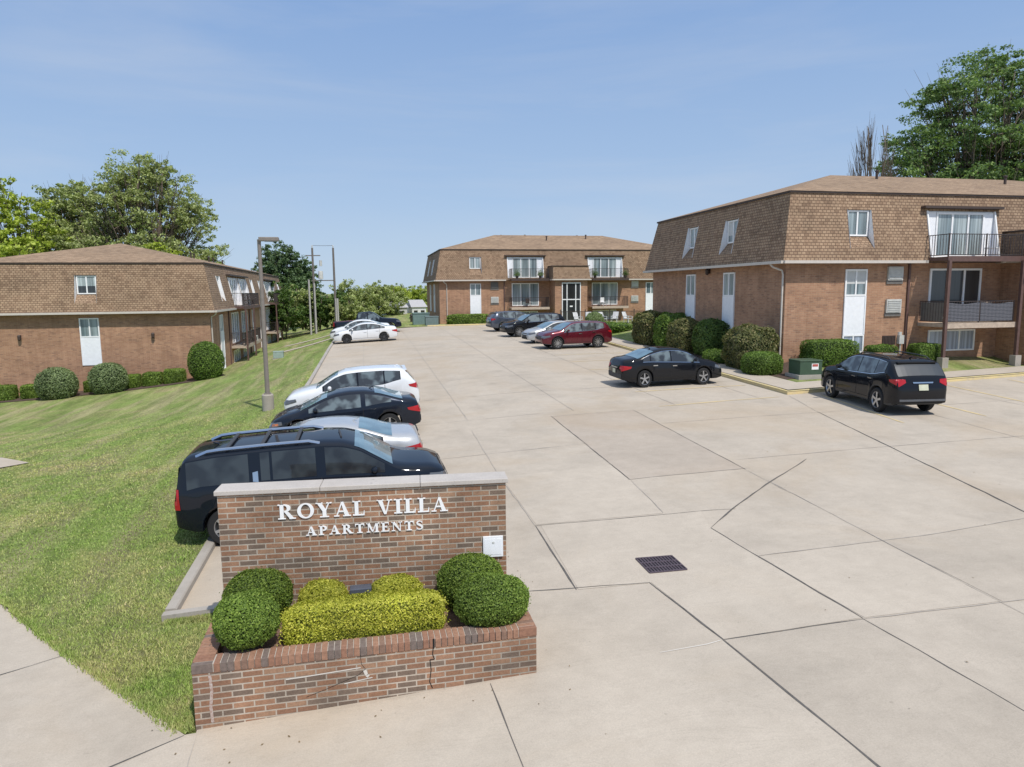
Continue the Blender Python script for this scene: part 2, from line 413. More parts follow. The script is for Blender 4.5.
def tree(name, label, cat, base, height, crown, mat, nleaf=9000, leaf=.28, trunk_h=.3, trunk_r=.35, group=None, clumps=60, seed=1, flat=.6, stems=1, spread=1.0, bark=None, bare=False, cs=(.10, .22), hollow=.35, lean=0):
    """tapered trunk with limbs growing to leaf clumps that fill an uneven crown; crown=(rx, ry)"""
    R = random.Random(seed); G = np.random.default_rng(seed)
    root = empty(name, base, 0, label, cat, group)
    rx, ry = crown; th = height * trunk_h; ch = (height - th)
    mb = MB(); ends = []
    # clump centres through the crown volume
    cl = []
    tries = 0
    while len(cl) < clumps and tries < 5000:
        tries += 1
        u = Vector((R.uniform(-1, 1), R.uniform(-1, 1), R.uniform(-1, 1)))
        if u.length > 1 or (u.length < hollow and R.random() < .8): continue
        zz = (u.z + 1) / 2
        w = 1.0 - .25 * zz if zz > .5 else .75 + .5 * zz
        if u.z < -.6 and R.random() < .5: continue
        cl.append(Vector((u.x * rx * w * 1.0 + lean * zz, u.y * ry * w, th * .8 + zz * ch * .95)))
    tops = []
    for s in range(stems):
        a = 2 * math.pi * s / max(1, stems) + R.uniform(-.4, .4)
        off = Vector((math.cos(a), math.sin(a), 0)) * (0 if stems == 1 else trunk_r * 1.2)
        tip = Vector((math.cos(a) * rx * .3 * (stems > 1) + lean * .6, math.sin(a) * ry * .3 * (stems > 1), height * .86))
        pts = []; rad = []
        for i in range(8):
            t = i / 7
            p = off.lerp(tip, t); p.z = tip.z * t
            p += Vector((R.uniform(-1, 1), R.uniform(-1, 1), 0)) * (.03 * height * (t > .1) * .5)
            pts.append(p); rad.append(trunk_r / math.sqrt(stems) * (1 - t) ** .8 + .03)
        mb.tube(pts, rad, 8); tops.append(pts)
    for c in cl:
        pts = min(tops, key=lambda q: (q[3] - c).length)
        j = max(1, min(6, int(7 * (c.z - .28 * height * 1.0) / height)))
        a = pts[j]; mid = a.lerp(c, .55) + Vector((0, 0, .06 * height * R.uniform(-.2, .6)))
        r0 = trunk_r * .32 * (1 - j / 9)
        mb.tube([a, mid, c], [r0, r0 * .55, .02 + .1 * r0], 5, cap=False)
        for _ in range(3 if not bare else 6):
            e = c + Vector((R.uniform(-1, 1) * rx, R.uniform(-1, 1) * ry, R.uniform(-.3, 1) * ch * .5)) * .2
            mb.tube([mid.lerp(c, R.uniform(.2, 1)), (mid + e) / 2 + Vector((0, 0, .1)), e], [r0 * .3 + .015, r0 * .2 + .012, .008], 4, cap=False)
    mb.build('trunk', bark or M['bark'], root, smooth=True, fix=False, sharp=0)
    if not bare:
        per = nleaf // len(cl); P = []; Nn = []
        for c in cl:
            s = R.uniform(*cs) * (rx + ry)
            sub = [c + Vector((clampg(R), clampg(R), clampg(R) * flat)) * s * .72 for _ in range(9)]
            for q in sub:
                k = per // 9 + 1
                d = G.normal(0, 1, (k, 3)); d /= np.linalg.norm(d, axis=1)[:, None]
                rr = (G.random(k) ** .45)[:, None]
                P.append(np.array(q) + d * rr * R.uniform(.5, 1.2) * np.array([s * .48, s * .48, s * .48 * flat])); Nn.append(d * np.array([.6, .6, 1]) + np.array([0, 0, .35]))
        leaves_mesh('crown', np.concatenate(P), np.concatenate(Nn), leaf, mat, root, jit=.5, aspect=.65)
    return root
# ------------------------------------------------------------------ terrain heights (the lot climbs gently away and to the right)
def clamp(x, a=0., b=1.): return max(a, min(b, x))
def sst(t): t = clamp(t); return t * t * (3 - 2 * t)
def ter(x, y):
    zy = .018 * (min(y, 48) - 14) + .1 * clamp((y - 48) / 12)
    zx = .045 * (clamp(x, -5, 6) + 2) + .06 * clamp((x - 6) / 6)
    return zy + zx
def kerb_x(y):
    if y < 17: return -2.81
    if y < 33: return -2.81 + .28 * (y - 17) / 16
    return -2.53 + .26 * clamp((y - 33) / 25)
def z_left(x, y):
    kx = kerb_x(y)
    d = max(0, kx - x - .1)
    k = .02 + .98 * sst((y - 11) / 27)
    wq = sst((y - 9) / 8)
    base = ter(kx, y) * wq + ter(min(max(x, -5), kx), y) * (1 - wq)
    return base + (.015 + .055 * sst((y - 12) / 6)) * clamp(d / .4 + .4) - 2.9 * (1 - math.exp(-d / 10)) * k
def z_right(x, y):
    dx = x - 15.0; dy = y - (22.35 + .15 * (x - 14.9))
    d = max(0, min(dx, dy))
    return ter(x, min(y, 66)) + .12 + .56 * sst((d - 1.5) / 4.0) * (1 - sst((y - 44) / 14))
def z_far(x, y): return ter(x, 60) + .08 * sst((y - 67.0) / 2)

def sheet(name, poly, zfun, mat, step=1.0, kind='structure', extra=None, label=None, cat=None):
    bm = bmesh.new()
    bm.faces.new([bm.verts.new((x, y, 0)) for x, y in poly])
    xs = [p[0] for p in poly]; ys = [p[1] for p in poly]
    for ax, a, b in ((0, min(xs), max(xs)), (1, min(ys), max(ys))):
        k = math.floor(a / step) + 1
        while k * step < b:
            co = (k * step, 0, 0) if ax == 0 else (0, k * step, 0)
            no = (1, 0, 0) if ax == 0 else (0, 1, 0)
            bmesh.ops.bisect_plane(bm, geom=bm.verts[:] + bm.edges[:] + bm.faces[:], plane_co=co, plane_no=no)
            k += 1
    bmesh.ops.triangulate(bm, faces=bm.faces[:])
    for v in bm.verts: v.co.z = zfun(v.co.x, v.co.y)
    for f in bm.faces:
        if f.normal.z < 0: f.normal_flip()
    me = bpy.data.meshes.new(name); bm.to_mesh(me); bm.free()
    me.materials.append(mat); add_uv(me); me.shade_smooth()
    o = bpy.data.objects.new(name, me); COL.objects.link(o)
    return tag(o, label, cat, kind=kind)

# grass ground
def grass_mat():
    m, nt, b = new_mat('grass_ground'); w = coord(nt, 'World')
    c = ramp(nt, noise(nt, .45, 6, .62, w, .5), [(.30, (.40, .34, .18)), (.42, (.31, .345, .12)), (.56, (.235, .31, .085)), (.74, (.30, .37, .11))])
    st = noise(nt, 1.0, 4, .55, coord(nt, 'World', (1.1, .10, .3), (0, 0, .55)), .3)
    c = mix(nt, ramp(nt, st, [(.47, (0,) * 3), (.64, (.75,) * 3)]), c, (.42, .37, .20))
    c = mix(nt, 1.0, c, ramp(nt, noise(nt, 1.6, 5, .7, coord(nt, 'World', (1.0, .16, .3), (0, 0, .55))), [(.35, (.72,) * 3), (.65, (1.18,) * 3)]), 'MULTIPLY')
    c = mix(nt, ramp(nt, noise(nt, .9, 6, .7, w, 1.2), [(.60, (0,) * 3), (.72, (.6,) * 3)]), c, (.37, .30, .18))
    c = mix(nt, 1.0, c, ramp(nt, noise(nt, 9, 5, .75, w), [(.32, (.66,) * 3), (.68, (1.25,) * 3)]), 'MULTIPLY')
    c = mix(nt, 1.0, c, ramp(nt, noise(nt, 70, 3, .8, w), [(.32, (.62,) * 3), (.68, (1.28,) * 3)]), 'MULTIPLY')
    nt.links.new(c, b.inputs['Base Color']); b.inputs['Roughness'].default_value = .95; b.inputs['Specular IOR Level'].default_value = .15
    bump(nt, b, noise(nt, 45, 5, .8, w), .9, .05)
    return m
M['grass'] = grass_mat()

# base ground to the horizon
gx = [-2500, -900, -400, -200, -120, -80] + list(range(-60, 81, 5)) + [110, 160, 300, 700, 2500]
gy = [-60, -40] + list(range(-20, 131, 5)) + [170, 240, 400, 800, 1500, 3000]
mb = MB()
def zbase(x, y):
    z = min(z_left(min(x, -2.9), y), ter(x, min(y, 66))) - .45 if x < -2.8 else ter(x, min(y, 66)) - .45
    if y > 130: z = max(-.5, z - .01 * (y - 130))
    return z
n0 = 0
for y in gy:
    for x in gx: mb.v.append((x, y, zbase(x, y)))
for j in range(len(gy) - 1):
    for i in range(len(gx) - 1):
        a = j * len(gx) + i; mb.f.append((a, a + 1, a + 1 + len(gx), a + len(gx))); mb.m.append(0)
tag(mb.build('ground', M['grass'], smooth=True, sharp=0), kind='structure')

LOT = [(-2.81, 9.95), (-2.80, 17), (-2.53, 33), (-2.27, 58.6), (-2.25, 69.5), (6, 67.6), (19, 67), (15.9, 60), (15.35, 42.3), (14.95, 22.35), (27.5, 24.24), (60, 29.1), (60, -14),
       (-30, -14), (-30, 15.5), (-9, 15.5), (-5.53, 11.37), (-3.9, 9.39), (-1.97, 7.22), (-1.86, 7.22), (-1.86, 9.95)]
sheet('parking_lot', LOT, ter, M['concrete'])
sheet('lawn', [(-2.81, 9.95), (-1.86, 9.95), (-1.86, 7.22), (-1.97, 7.22), (-3.9, 9.39), (-5.53, 11.37), (-9, 15.5), (-30, 15.5), (-60, 15.5), (-60, 130), (-2.25, 130), (-2.25, 69.5), (-2.27, 58.6), (-2.53, 33), (-2.80, 17)], z_left, M['grass'])
sheet('lawn', [(14.95, 22.35), (15.35, 42.3), (15.9, 60), (19, 67), (60, 67), (60, 29.1), (27.5, 24.24)], z_right, M['grass'])
sheet('lawn', [(-2.25, 69.5), (-2.25, 130), (60, 130), (60, 67), (19, 67), (6, 67.6)], z_far, M['grass'])

# pale sidewalk zones laid on the concrete / lawn
up = lambda f, d: (lambda x, y: f(x, y) + d)
sheet('concrete_patch', [(5.66, 20.85), (8.49, 21.08), (8.3, 13.87), (5.48, 13.77)], up(ter, .004), M['concrete_patch'])
sheet('concrete_slab', [(3.0, 11.78), (6.0, 11.5), (5.75, 10.65), (5.95, 8.2), (6.07, 7.26), (4.16, 7.3), (3.95, 9.0), (2.88, 9.12)], up(ter, .004), M['concrete_light'])
sheet('concrete_slab', [(4.16, 7.28), (6.09, 7.22), (6.29, 5.25), (6.5, 2), (6.5, -2), (6.42, -2), (4.4, 4.94)], up(ter, .004), M['concrete_b'])
sheet('concrete_slab', [(6.09, 7.26), (5.85, 9.32), (8.12, 9.4), (8.1, 7.22)], up(ter, .004), M['concrete_light'])
sheet('concrete_slab', [(8.14, 7.2), (8.17, 9.42), (9.3, 9.45), (11.4, 9.7), (10.9, 7.15)], up(ter, .004), M['concrete_b'])
sheet('concrete_slab', [(2.9, 15.0), (2.93, 11.83), (5.3, 11.62), (5.5, 13.75), (5.55, 15.0)], up(ter, .004), M['concrete_light'])
sheet('concrete_apron', [(-1.84, 7.17), (-1.97, 7.2), (-4.2, 5.9), (-4.2, -2), (6.4, -2), (4.38, 4.94), (4.13, 7.28), (1.82, 7.25)], up(ter, .004), M['concrete_light'])
sheet('sidewalk', [(15.1, 22.55), (15.5, 42.3), (16.0, 60), (17.4, 60), (16.85, 42.3), (16.5, 24.1), (27.5, 25.75), (60, 30.6), (60, 29.25), (27.5, 24.4)], up(z_right, .03), M['concrete'])
sheet('walkway', [(-6.9, 64.9), (-2.35, 66.0), (-2.35, 64.6), (-6.9, 63.6)], up(z_left, .03), M['concrete_light'])
sheet('walkway', [(-6.4, 57.8), (-2.4, 59.3), (-2.4, 58.1), (-6.4, 56.4)], up(z_left, .03), M['concrete_light'])
sheet('walkway', [(-14, 25.2), (-11.0, 23.62), (-9.45, 21.73), (-9.95, 21.28), (-14, 21.6)], up(z_left, .03), M['concrete_light'])
sheet('flower_bed', [(-24, 47.95), (-9.4, 47.95), (-8.6, 46.3), (-10.6, 45.6), (-24, 45.6)], up(z_left, .025), M['mulch'])
sheet('flower_bed', [(16.6, 24.9), (18.9, 25.2), (18.9, 27.6), (18.2, 42), (16.95, 42)], up(z_right, .025), M['mulch'])

# joints and cracks: strips that follow the surface
def strip(name, pts, w, mat, z=.008, zf=ter, wob=.02, kind='structure'):
    P = []
    for a, b in zip(pts[:-1], pts[1:]):
        L = math.dist(a, b); n = max(1, int(L / .35))
        for i in range(n): P.append((a[0] + (b[0] - a[0]) * i / n, a[1] + (b[1] - a[1]) * i / n))
    P.append(pts[-1][:2])
    mb = MB(); row = []
    for i, p in enumerate(P):
        q = P[min(i + 1, len(P) - 1)]; o = P[max(i - 1, 0)]
        dx, dy = q[0] - o[0], q[1] - o[1]; L = math.hypot(dx, dy) or 1
        nx, ny = -dy / L, dx / L
        w_ = w * (.78 if 'joint' in name else 1)
        c = rnd.uniform(-wob, wob) * .5; h = w_ * rnd.uniform(.4, 1.2) / 2
        if i in (0, len(P) - 1): h *= .4
        row.append(((p[0] + nx * (c - h), p[1] + ny * (c - h)), (p[0] + nx * (c + h), p[1] + ny * (c + h))))
    for a, b in zip(row[:-1], row[1:]):
        mb.face([(x, y, zf(x, y) + z) for x, y in (a[0], b[0], b[1], a[1])])
    o = mb.build(name, mat)
    for f in o.data.polygons:
        if f.normal.z < 0: f.flip()
    return tag(o, kind=kind)
J = M['joint']; JF = M['joint_faint']
for pts, w, m in [
    ([(5.68, 20.93), (5.5, 13.75)], .035, J), ([(5.5, 13.75), (5.32, 11.63)], .022, JF), ([(8.49, 21.08), (8.26, 13.79)], .028, J), ([(5.46, 13.77), (8.44, 13.87)], .03, JF),
    ([(5.64, 20.79), (8.49, 21.08)], .03, JF), ([(2.89, 11.79), (4.6, 11.6), (6.67, 11.44)], .026, J), ([(5.75, 10.65), (6.9, 11.7), (8.05, 12.64), (10.11, 14.23)], .04, J),
    ([(5.75, 10.65), (6.05, 7.24)], .034, J), ([(6.05, 7.24), (6.29, 5.25), (6.5, 2)], .022, J), ([(2.91, 11.78), (2.85, 9.12)], .034, J), ([(2.0, 9.32), (2.14, 9.3), (3.93, 9.01)], .022, J),
    ([(3.93, 9.01), (4.14, 7.29)], .036, J), ([(4.14, 7.29), (4.38, 4.94), (4.6, 1)], .03, J), ([(4.14, 7.29), (6.09, 7.23)], .028, J), ([(6.09, 7.23), (8.43, 7.19), (14, 7.1)], .018, JF),
    ([(13.96, 19.25), (11.61, 10.06), (10.6, 5)], .045, J), ([(14.9, 22.2), (13.96, 19.25)], .025, JF), ([(8.26, 12.9), (8.1, 7.34), (8.08, 2)], .024, JF), ([(5.83, 9.35), (9.3, 9.47), (11.5, 9.74)], .022, JF),
    ([(1.25, 7.2), (1.3, 5.81), (1.4, 3)], .02, J), ([(2.99, 20), (2.88, 15.02), (2.9, 11.79)], .025, JF), ([(-3.9, 9.39), (-5.2, 8.75)], .022, J), ([(-1.97, 7.2), (-2.57, 6.9), (-4.2, 5.9)], .02, J),
    ([(-1.84, 7.17), (-1.75, 5.4)], .012, JF), ([(8.26, 13.8), (8.2, 12.0)], .02, JF)]:
    strip('pavement_joint', pts, w, m)
strip('pavement_crack', [(3.3, 7.23), (3.9, 7.25), (4.11, 7.27)], .03, M['crack_light'], z=.010)
for x in (-.2, 3.1, 6.6, 10.2, 13.6):
    strip('pavement_joint', [(x, 21.5 if x > 3 else 11.5), (x + .2, 66)], .03, JF)
for y in (25.5, 30, 34.5, 39, 43.5, 48, 52.5, 57, 61.5):
    strip('pavement_joint', [(-2.5, y), (14.9, y + .4)], .035, JF)
for y in (17.0, 21.3): strip('pavement_joint', [(-2.6, y), (5.6, y + .15)], .025, JF)
for y in (14.6, 18.9): strip('pavement_joint', [(8.5, y), (30, y + .9)], .025, JF)
for x in (17.6, 21.6, 25.6): strip('pavement_joint', [(x, 23.5), (x - 1.6, 6)], .025, JF)
# painted stall lines
YL = M['yellow_line']
for pts in ([(16.12, 22.1), (15.3, 17.13)], [(18.95, 22.6), (18.45, 17.4)], [(22.24, 22.9), (21.7, 18.4)], [(25.9, 23.6), (25.2, 19.1)], [(29.3, 24.0), (28.6, 19.6)],
            [(9.54, 21.4), (14.4, 22.0)], [(9.9, 24.4), (14.7, 24.75)], [(10.1, 27.7), (14.75, 27.9)], [(10.2, 30.9), (14.8, 31.1)], [(10.2, 34.1), (14.9, 34.3)], [(10.3, 37.3), (15.0, 37.4)], [(10.3, 40.5), (15.0, 40.6)],
            [(-2.5, 25.0), (1.6, 25.1)], [(-2.5, 22.2), (1.5, 22.2)], [(-2.6, 19.3), (1.5, 19.3)], [(-2.6, 16.2), (1.4, 16.2)], [(-2.4, 28.1), (1.6, 28.2)], [(-2.4, 31.2), (1.6, 31.3)], [(-2.3, 49.8), (2.0, 49.8)], [(-2.3, 52.9), (2.0, 52.9)]):
    o = strip('stall_line', pts, .11, YL, wob=0)

# kerbs
def kerb(pts, w, h, mat, name='kerb', side=1):
    P = []
    for a, b in zip(pts[:-1], pts[1:]):
        n = max(1, int(math.dist(a, b) / 1.0))
        for i in range(n): P.append((a[0] + (b[0] - a[0]) * i / n, a[1] + (b[1] - a[1]) * i / n))
    P.append(pts[-1])
    mb = MB(); rows = []
    for i, p in enumerate(P):
        q = P[min(i + 1, len(P) - 1)]; o = P[max(i - 1, 0)]
        dx, dy = q[0] - o[0], q[1] - o[1]; L = math.hypot(dx, dy)
        nx, ny = -dy / L * side, dx / L * side
        z = ter(*p)
        rows.append([(p[0], p[1], z - .2), (p[0] + nx * .02, p[1] + ny * .02, z + h - .02), (p[0] + nx * .04, p[1] + ny * .04, z + h), (p[0] + nx * w, p[1] + ny * w, z + h), (p[0] + nx * (w + .001), p[1] + ny * (w + .001), z - .25)])
    for a, b in zip(rows[:-1], rows[1:]):
        for k in range(4): mb.face([a[k], b[k], b[k + 1], a[k + 1]])
    mb.face(rows[0]); mb.face(rows[-1][::-1])
    return tag(mb.build(name, mat), kind='structure')
kerb([(-2.72, 10.12), (-2.70, 17), (-2.43, 33), (-2.17, 58.6), (-2.15, 69.4)], .17, .10, M['kerb_concrete'])
kerb([(-1.86, 10.1), (-2.89, 10.1)], .17, .10, M['kerb_concrete'], side=1)
kerb([(60, 29.1), (27.5, 24.24), (14.95, 22.35), (15.35, 42.3), (15.9, 60), (18.7, 66.9)], .16, .13, M['yellow_kerb'], side=-1)
kerb([(19, 67), (6, 67.6)], .16, .13, M['yellow_kerb'], side=-1)
# ------------------------------------------------------------------ apartment buildings
TOPH = 3.05; OV = .42; INS = .62
def sl_y(h):          # y of the mansard surface at height h above the eave (0 = wall plane, minus = outside)
    return -OV + INS * h / TOPH
class Facade:
    """maps (s along the wall, n outward, h above eave) to building coordinates"""
    def __init__(f, o, d, E):
        f.o = Vector((*o, 0)); f.d = Vector((*d, 0)); f.n = Vector((d[1], -d[0], 0)); f.E = E
    def p(f, s, n, h): q = f.o + f.d * s + f.n * n; return (q.x, q.y, f.E + h)
    def box(f, mb, s0, s1, n0, n1, h0, h1, m=0):
        a = [f.p(s, n, h) for h in (h0, h1) for s, n in ((s0, n0), (s1, n0), (s1, n1), (s0, n1))]
        b = len(mb.v); mb.v += a
        for q in ((0,3,2,1),(4,5,6,7),(0,1,5,4),(1,2,6,5),(2,3,7,6),(3,0,4,7)):
            mb.f.append(tuple(b + i for i in q)); mb.m.append(m)

BR = random.Random(77)
M['blind'] = plain('blind', (.55, .56, .55), .7, var=.08)
def frame(f, name, parent, s0, s1, h0, h1, n, mat, pane, mull=(), t=.07, dep=.06, split_h=None, dark_pane=None):
    mb = MB()
    f.box(mb, s0, s0 + t, n, n + dep, h0, h1); f.box(mb, s1 - t, s1, n, n + dep, h0, h1)
    f.box(mb, s0 + t, s1 - t, n, n + dep, h1 - t, h1); f.box(mb, s0 + t, s1 - t, n, n + dep, h0, h0 + t)
    for k in mull: f.box(mb, k - t / 2, k + t / 2, n, n + dep - .004, h0 + t, h1 - t)
    o = mb.build(name, mat, parent)
    mb = MB(); f.box(mb, s0 + t * .8, s1 - t * .8, n - .05, n + .018, h0 + t * .8, h1 - t * .8)
    pn = mb.build('pane', pane, o)
    if s1 - s0 < 1.6 and mat is M['white'] and pane is not M['pane_dark'] and BR.random() < .55:
        q = MB(); ft = BR.uniform(.25, .75); f.box(q, s0 + t, (s0 + s1) / 2 - t * .6 if BR.random() < .4 else s1 - t, n + .019, n + .024, h1 - t - (h1 - h0) * ft, h1 - t * .9); q.build('blind', M['blind'], o)
    if split_h:
        mb = MB(); f.box(mb, s0 + t * .8, s1 - t * .8, n + .018, n + .028, h0 + t * .8, split_h); mb.build('pane', dark_pane, o)
    return o

def strip_window(f, root, s, w=1.12, low=True, htop=-.32):
    """tall white-panelled strip: sliding window above, panel, basement window"""
    h0 = htop - 1.2
    o = frame(f, 'window', root, s - w / 2, s + w / 2, h0, htop, .0, M['white'], M['pane_curtain'], (s,))
    mb = MB(); bot = h0 - 1.75
    f.box(mb, s - w / 2, s + w / 2, -.02, .045, bot, h0 - .003)
    f.box(mb, s - w / 2 - .0, s - w / 2 + .06, .045, .07, bot, h0 - .003); f.box(mb, s + w / 2 - .06, s + w / 2, .045, .07, bot, h0 - .003)
    mb.build('infill_panel', M['panel'], root)
    if low:
        frame(f, 'window', root, s - w / 2, s + w / 2, bot - .85, bot - .003, .0, M['white'], M['pane_light'], (s,))

def ac_unit(f, root, s, h, w=.78, hh=.62, light=True):
    mb = MB()
    f.box(mb, s - w / 2, s + w / 2, -.02, .10, h - hh / 2, h + hh / 2)
    for k in range(7):
        z = h - hh / 2 + .07 + k * (hh - .14) / 6
        f.box(mb, s - w / 2 + .05, s + w / 2 - .05, .10, .125, z - .018, z + .018)
    o = mb.build('air_conditioner', M['ac_grey'] if light else M['ac_dark'], root)
    mb = MB(); f.box(mb, s - w / 2 - .04, s + w / 2 + .04, -.02, .05, h - hh / 2 - .16, h - hh / 2 - .01); mb.build('wall_sleeve', M['ac_dark'], o)

def deck(f, root, s0, s1, h, dep=1.45, post_h=None, rail='bars', banner=False, edge=None, posts=True):
    mb = MB(); f.box(mb, s0, s1, .01, dep, h - .16, h)
    b = mb.build('balcony', edge or M['deck_edge'], root)
    mb = MB(); f.box(mb, s0 - .03, s1 + .03, dep + .003, dep + .05, h - .22, h + .02); mb.build('fascia', edge or M['deck_edge'], b)
    mb = MB(); H = .98; e = dep - .05
    for hh in (.08, H):
        mb.bar(f.p(s0 + .04, e, h + hh), f.p(s1 - .04, e, h + hh), .035, .035)
        mb.bar(f.p(s0 + .04, e, h + hh), f.p(s0 + .04, .05, h + hh), .035, .035); mb.bar(f.p(s1 - .04, e, h + hh), f.p(s1 - .04, .05, h + hh), .035, .035)
    k = int((s1 - s0) / .13)
    for i in range(k + 1):
        s = s0 + .04 + (s1 - s0 - .08) * i / k
        mb.bar(f.p(s, e, h + .08), f.p(s, e, h + H), .016, .016)
    for sx in (s0 + .04, s1 - .04):
        for i in range(9): 
            nn = .05 + (e - .05) * i / 9
            mb.bar(f.p(sx, nn, h + .08), f.p(sx, nn, h + H), .016, .016)
    for s in (s0 + .04, (s0 + s1) / 2, s1 - .04): mb.bar(f.p(s, e, h), f.p(s, e, h + H + .03), .045, .045)
    mb.build('railing', M['rail'], b)
    if posts and post_h:
        for s in (s0 + (1.25 if s0 < 8 and banner is not None else .2), s1 - .12):
            mb = MB(); f.box(mb, s - .06, s + .06, dep + .055, dep + .175, post_h, h - .0 + 2.5 if posts == 'tall' else h); mb.build('post', M['brown_metal'], root)
    return b

def slider(f, root, s0, s1, h0, h1, n, curtain='pane_curtain'):
    w = (s1 - s0) / 3
    return frame(f, 'sliding_door', root, s0, s1, h0, h1, n, M['white'], M[curtain], (s0 + w, s0 + 2 * w), t=.09)

def mansard_side(f, root, L, wins, doors, curtain):
    """sloped shingle wall with recessed windows / doors cut into it"""
    hs = sorted({0, .2, .60, 2.32, TOPH})
    ss = [0.0]
    opens = [(s - .62, s + .62, .60, 2.32) for s in wins] + [(s - 1.85, s + 1.85, .2, 2.32) for s in doors]
    cuts = sorted({x for o in opens for x in o[:2]})
    def sx(k, h):
        ins = -OV + INS * h / TOPH
        if k == 'L': return ins
        if k == 'R': return L - ins
        return k
    keys = ['L'] + cuts + ['R']
    mb = MB()
    for a, b in zip(keys[:-1], keys[1:]):
        for h0, h1 in zip(hs[:-1], hs[1:]):
            if any(isinstance(a, float) and isinstance(b, float) and o[0] - 1e-6 <= a and b <= o[1] + 1e-6 and o[2] <= h0 + 1e-6 and h1 <= o[3] + 1e-6 for o in opens): continue
            mb.face([f.p(sx(a, h0), -sl_y(h0), h0), f.p(sx(b, h0), -sl_y(h0), h0), f.p(sx(b, h1), -sl_y(h1), h1), f.p(sx(a, h1), -sl_y(h1), h1)])
    return mb, opens

def apartment(name, label, ox, oy, rz, L, D, E, zg, fronts, group='brick apartment buildings', rise=1.95):
    """origin = front left corner of the brick wall; fronts = dict side -> spec; sides: 0 front (-y), 1 right end, 2 back, 3 left end"""
    root = empty(name, (ox, oy, 0), rz, label, 'apartment building', group)
    F = [Facade((0, 0), (1, 0), E), Facade((L, 0), (0, 1), E), Facade((L, D), (-1, 0), E), Facade((0, D), (0, -1), E)]
    LL = [L, D, L, D]
    mb = MB(); mb.box(0, L, 0, D, zg, E + .005); mb.build('brick_wall', M['house_brick'], root)
    mb = MB(); mb.box(-OV + .02, L + OV - .02, -OV + .02, D + OV - .02, E - .045, E - .012); mb.build('soffit', M['soffit'], root)
    allm = MB()
    for k in range(4):
        sp = fronts.get(k, {})
        m2, opens = mansard_side(F[k], root, LL[k], sp.get('mwin', ()), sp.get('mdoor', ()), None)
        n = len(allm.v); allm.v += m2.v; allm.f += [tuple(i + n for i in q) for q in m2.f]; allm.m += m2.m
        f = F[k]
        for (a, b, h0, h1) in opens:
            rec = MB(); nb = -sl_y(2.32) - (.03 if b - a > 2 else .12)      # window plane (outward n)
            isdoor = b - a > 2
            # back wall, sloped sill and white cheeks
            hb = h0 if isdoor else h0 + .56
            rec.face([f.p(a, nb - .02, h0), f.p(b, nb - .02, h0), f.p(b, nb - .02, h1), f.p(a, nb - .02, h1)], 1 if isdoor else 0)
            rec.face([f.p(a, -sl_y(h0), h0), f.p(b, -sl_y(h0), h0), f.p(b, nb, hb), f.p(a, nb, hb)], 0 if not isdoor else 2)
            for s_ in (a, b):
                e = .012 if s_ == a else -.012
                rec.face([f.p(s_ + e, -sl_y(h0) + .03, h0), f.p(s_ + e, nb - .02, h0), f.p(s_ + e, nb - .02, h1), f.p(s_ + e, -sl_y(h1) + .03, h1)], 1)
            rec.build('window_recess', [M['shingle'], M['panel'], M['deck_edge']], root, fix=False, weld=True)
            if isdoor:
                c = (a + b) / 2
                slider(f, root, c - 1.32, c + 1.32, .22, 2.26, nb)
                for t0, t1 in ((a + .03, c - 1.34), (c + 1.34, b - .03)):
                    q = MB(); f.box(q, t0, t1, nb, nb + .035, .22, 2.28); q.build('infill_panel', M['panel'], root)
                q = MB()
                f.box(q, a - .3, b + .3, -sl_y(2.45) - .05, -sl_y(2.45) + .28, 2.42, 2.52); q.build('awning', M['dark_trim'], root)
                for s_ in (a, b):
                    q = MB(); q.bar(f.p(s_, -sl_y(.2) + .03, .2), f.p(s_, -sl_y(2.32) + .03, 2.32), .07, .05); q.build('opening_trim', M['white'], root)
            else:
                c = (a + b) / 2
                frame(f, 'window', root, a + .06, b - .06, hb, h1 - .02, nb, M['white'], M['pane_curtain'], (c,), split_h=hb + .5 if sp.get('half') else None, dark_pane=M['pane_dark'])
        for s in sp.get('strip', ()): strip_window(f, root, s, low=sp.get('low', True))
        for (s, h, lt) in sp.get('ac', ()): ac_unit(f, root, s, h, light=lt)
        for (s, cur) in sp.get('door', ()):
            slider(f, root, s - 1.42, s + 1.42, -2.62, -.30, .0, cur)
            frame(f, 'window', root, s - 1.3, s + 1.3, -4.15, -3.15, .0, M['white'], M['pane_light'], (s - .43, s + .43))
        # gutter, broken where the balconies stand
        segs = [(-OV, LL[k] + OV)]
        for s in sp.get('mdoor', ()):
            new = []
            for a, b in segs:
                if a < s - 2.1 and s + 1.9 < b: new += [(a, s - 2.1), (s + 1.95, b)]
                else: new.append((a, b))
            segs = new
        for a, b in segs:
            q = MB(); f.box(q, a, b, OV + .002, OV + .12, -.07, .055); q.build('gutter', M['gutter'], root)
        for s in sp.get('spout', ()):
            q = MB()
            q.tube([f.p(s, OV + .06, -.07), f.p(s + .1, OV - .02, -.2), f.p(s + .35, .1, -.36), f.p(s + .38, .07, -.55), f.p(s + .38, .07, zg - E + 2.2)], .045, 6)
            q.build('downspout', M['gutter'], root, smooth=True)
        for s in sp.get('pipe', ()):
            q = MB(); f.box(q, s - .05, s + .05, .0, .08, -4.6, -.05); q.build('downspout', M['brown_metal'], root)
        for (s, h) in sp.get('lamp', ()):
            q = MB(); f.box(q, s - .05, s + .05, .0, .06, h - .12, h + .14)
            c = Vector(f.p(s, .17, h)); q.lathe([(.0, .16), (.06, .15), (.11, .08), (.095, -.14), (.04, -.2), (0, -.2)], 8, c=c)
            q.build('wall_lamp', M['dark_trim'], root)
    allm.build('mansard_roof', M['shingle'], root, fix=False)
    i = INS - OV
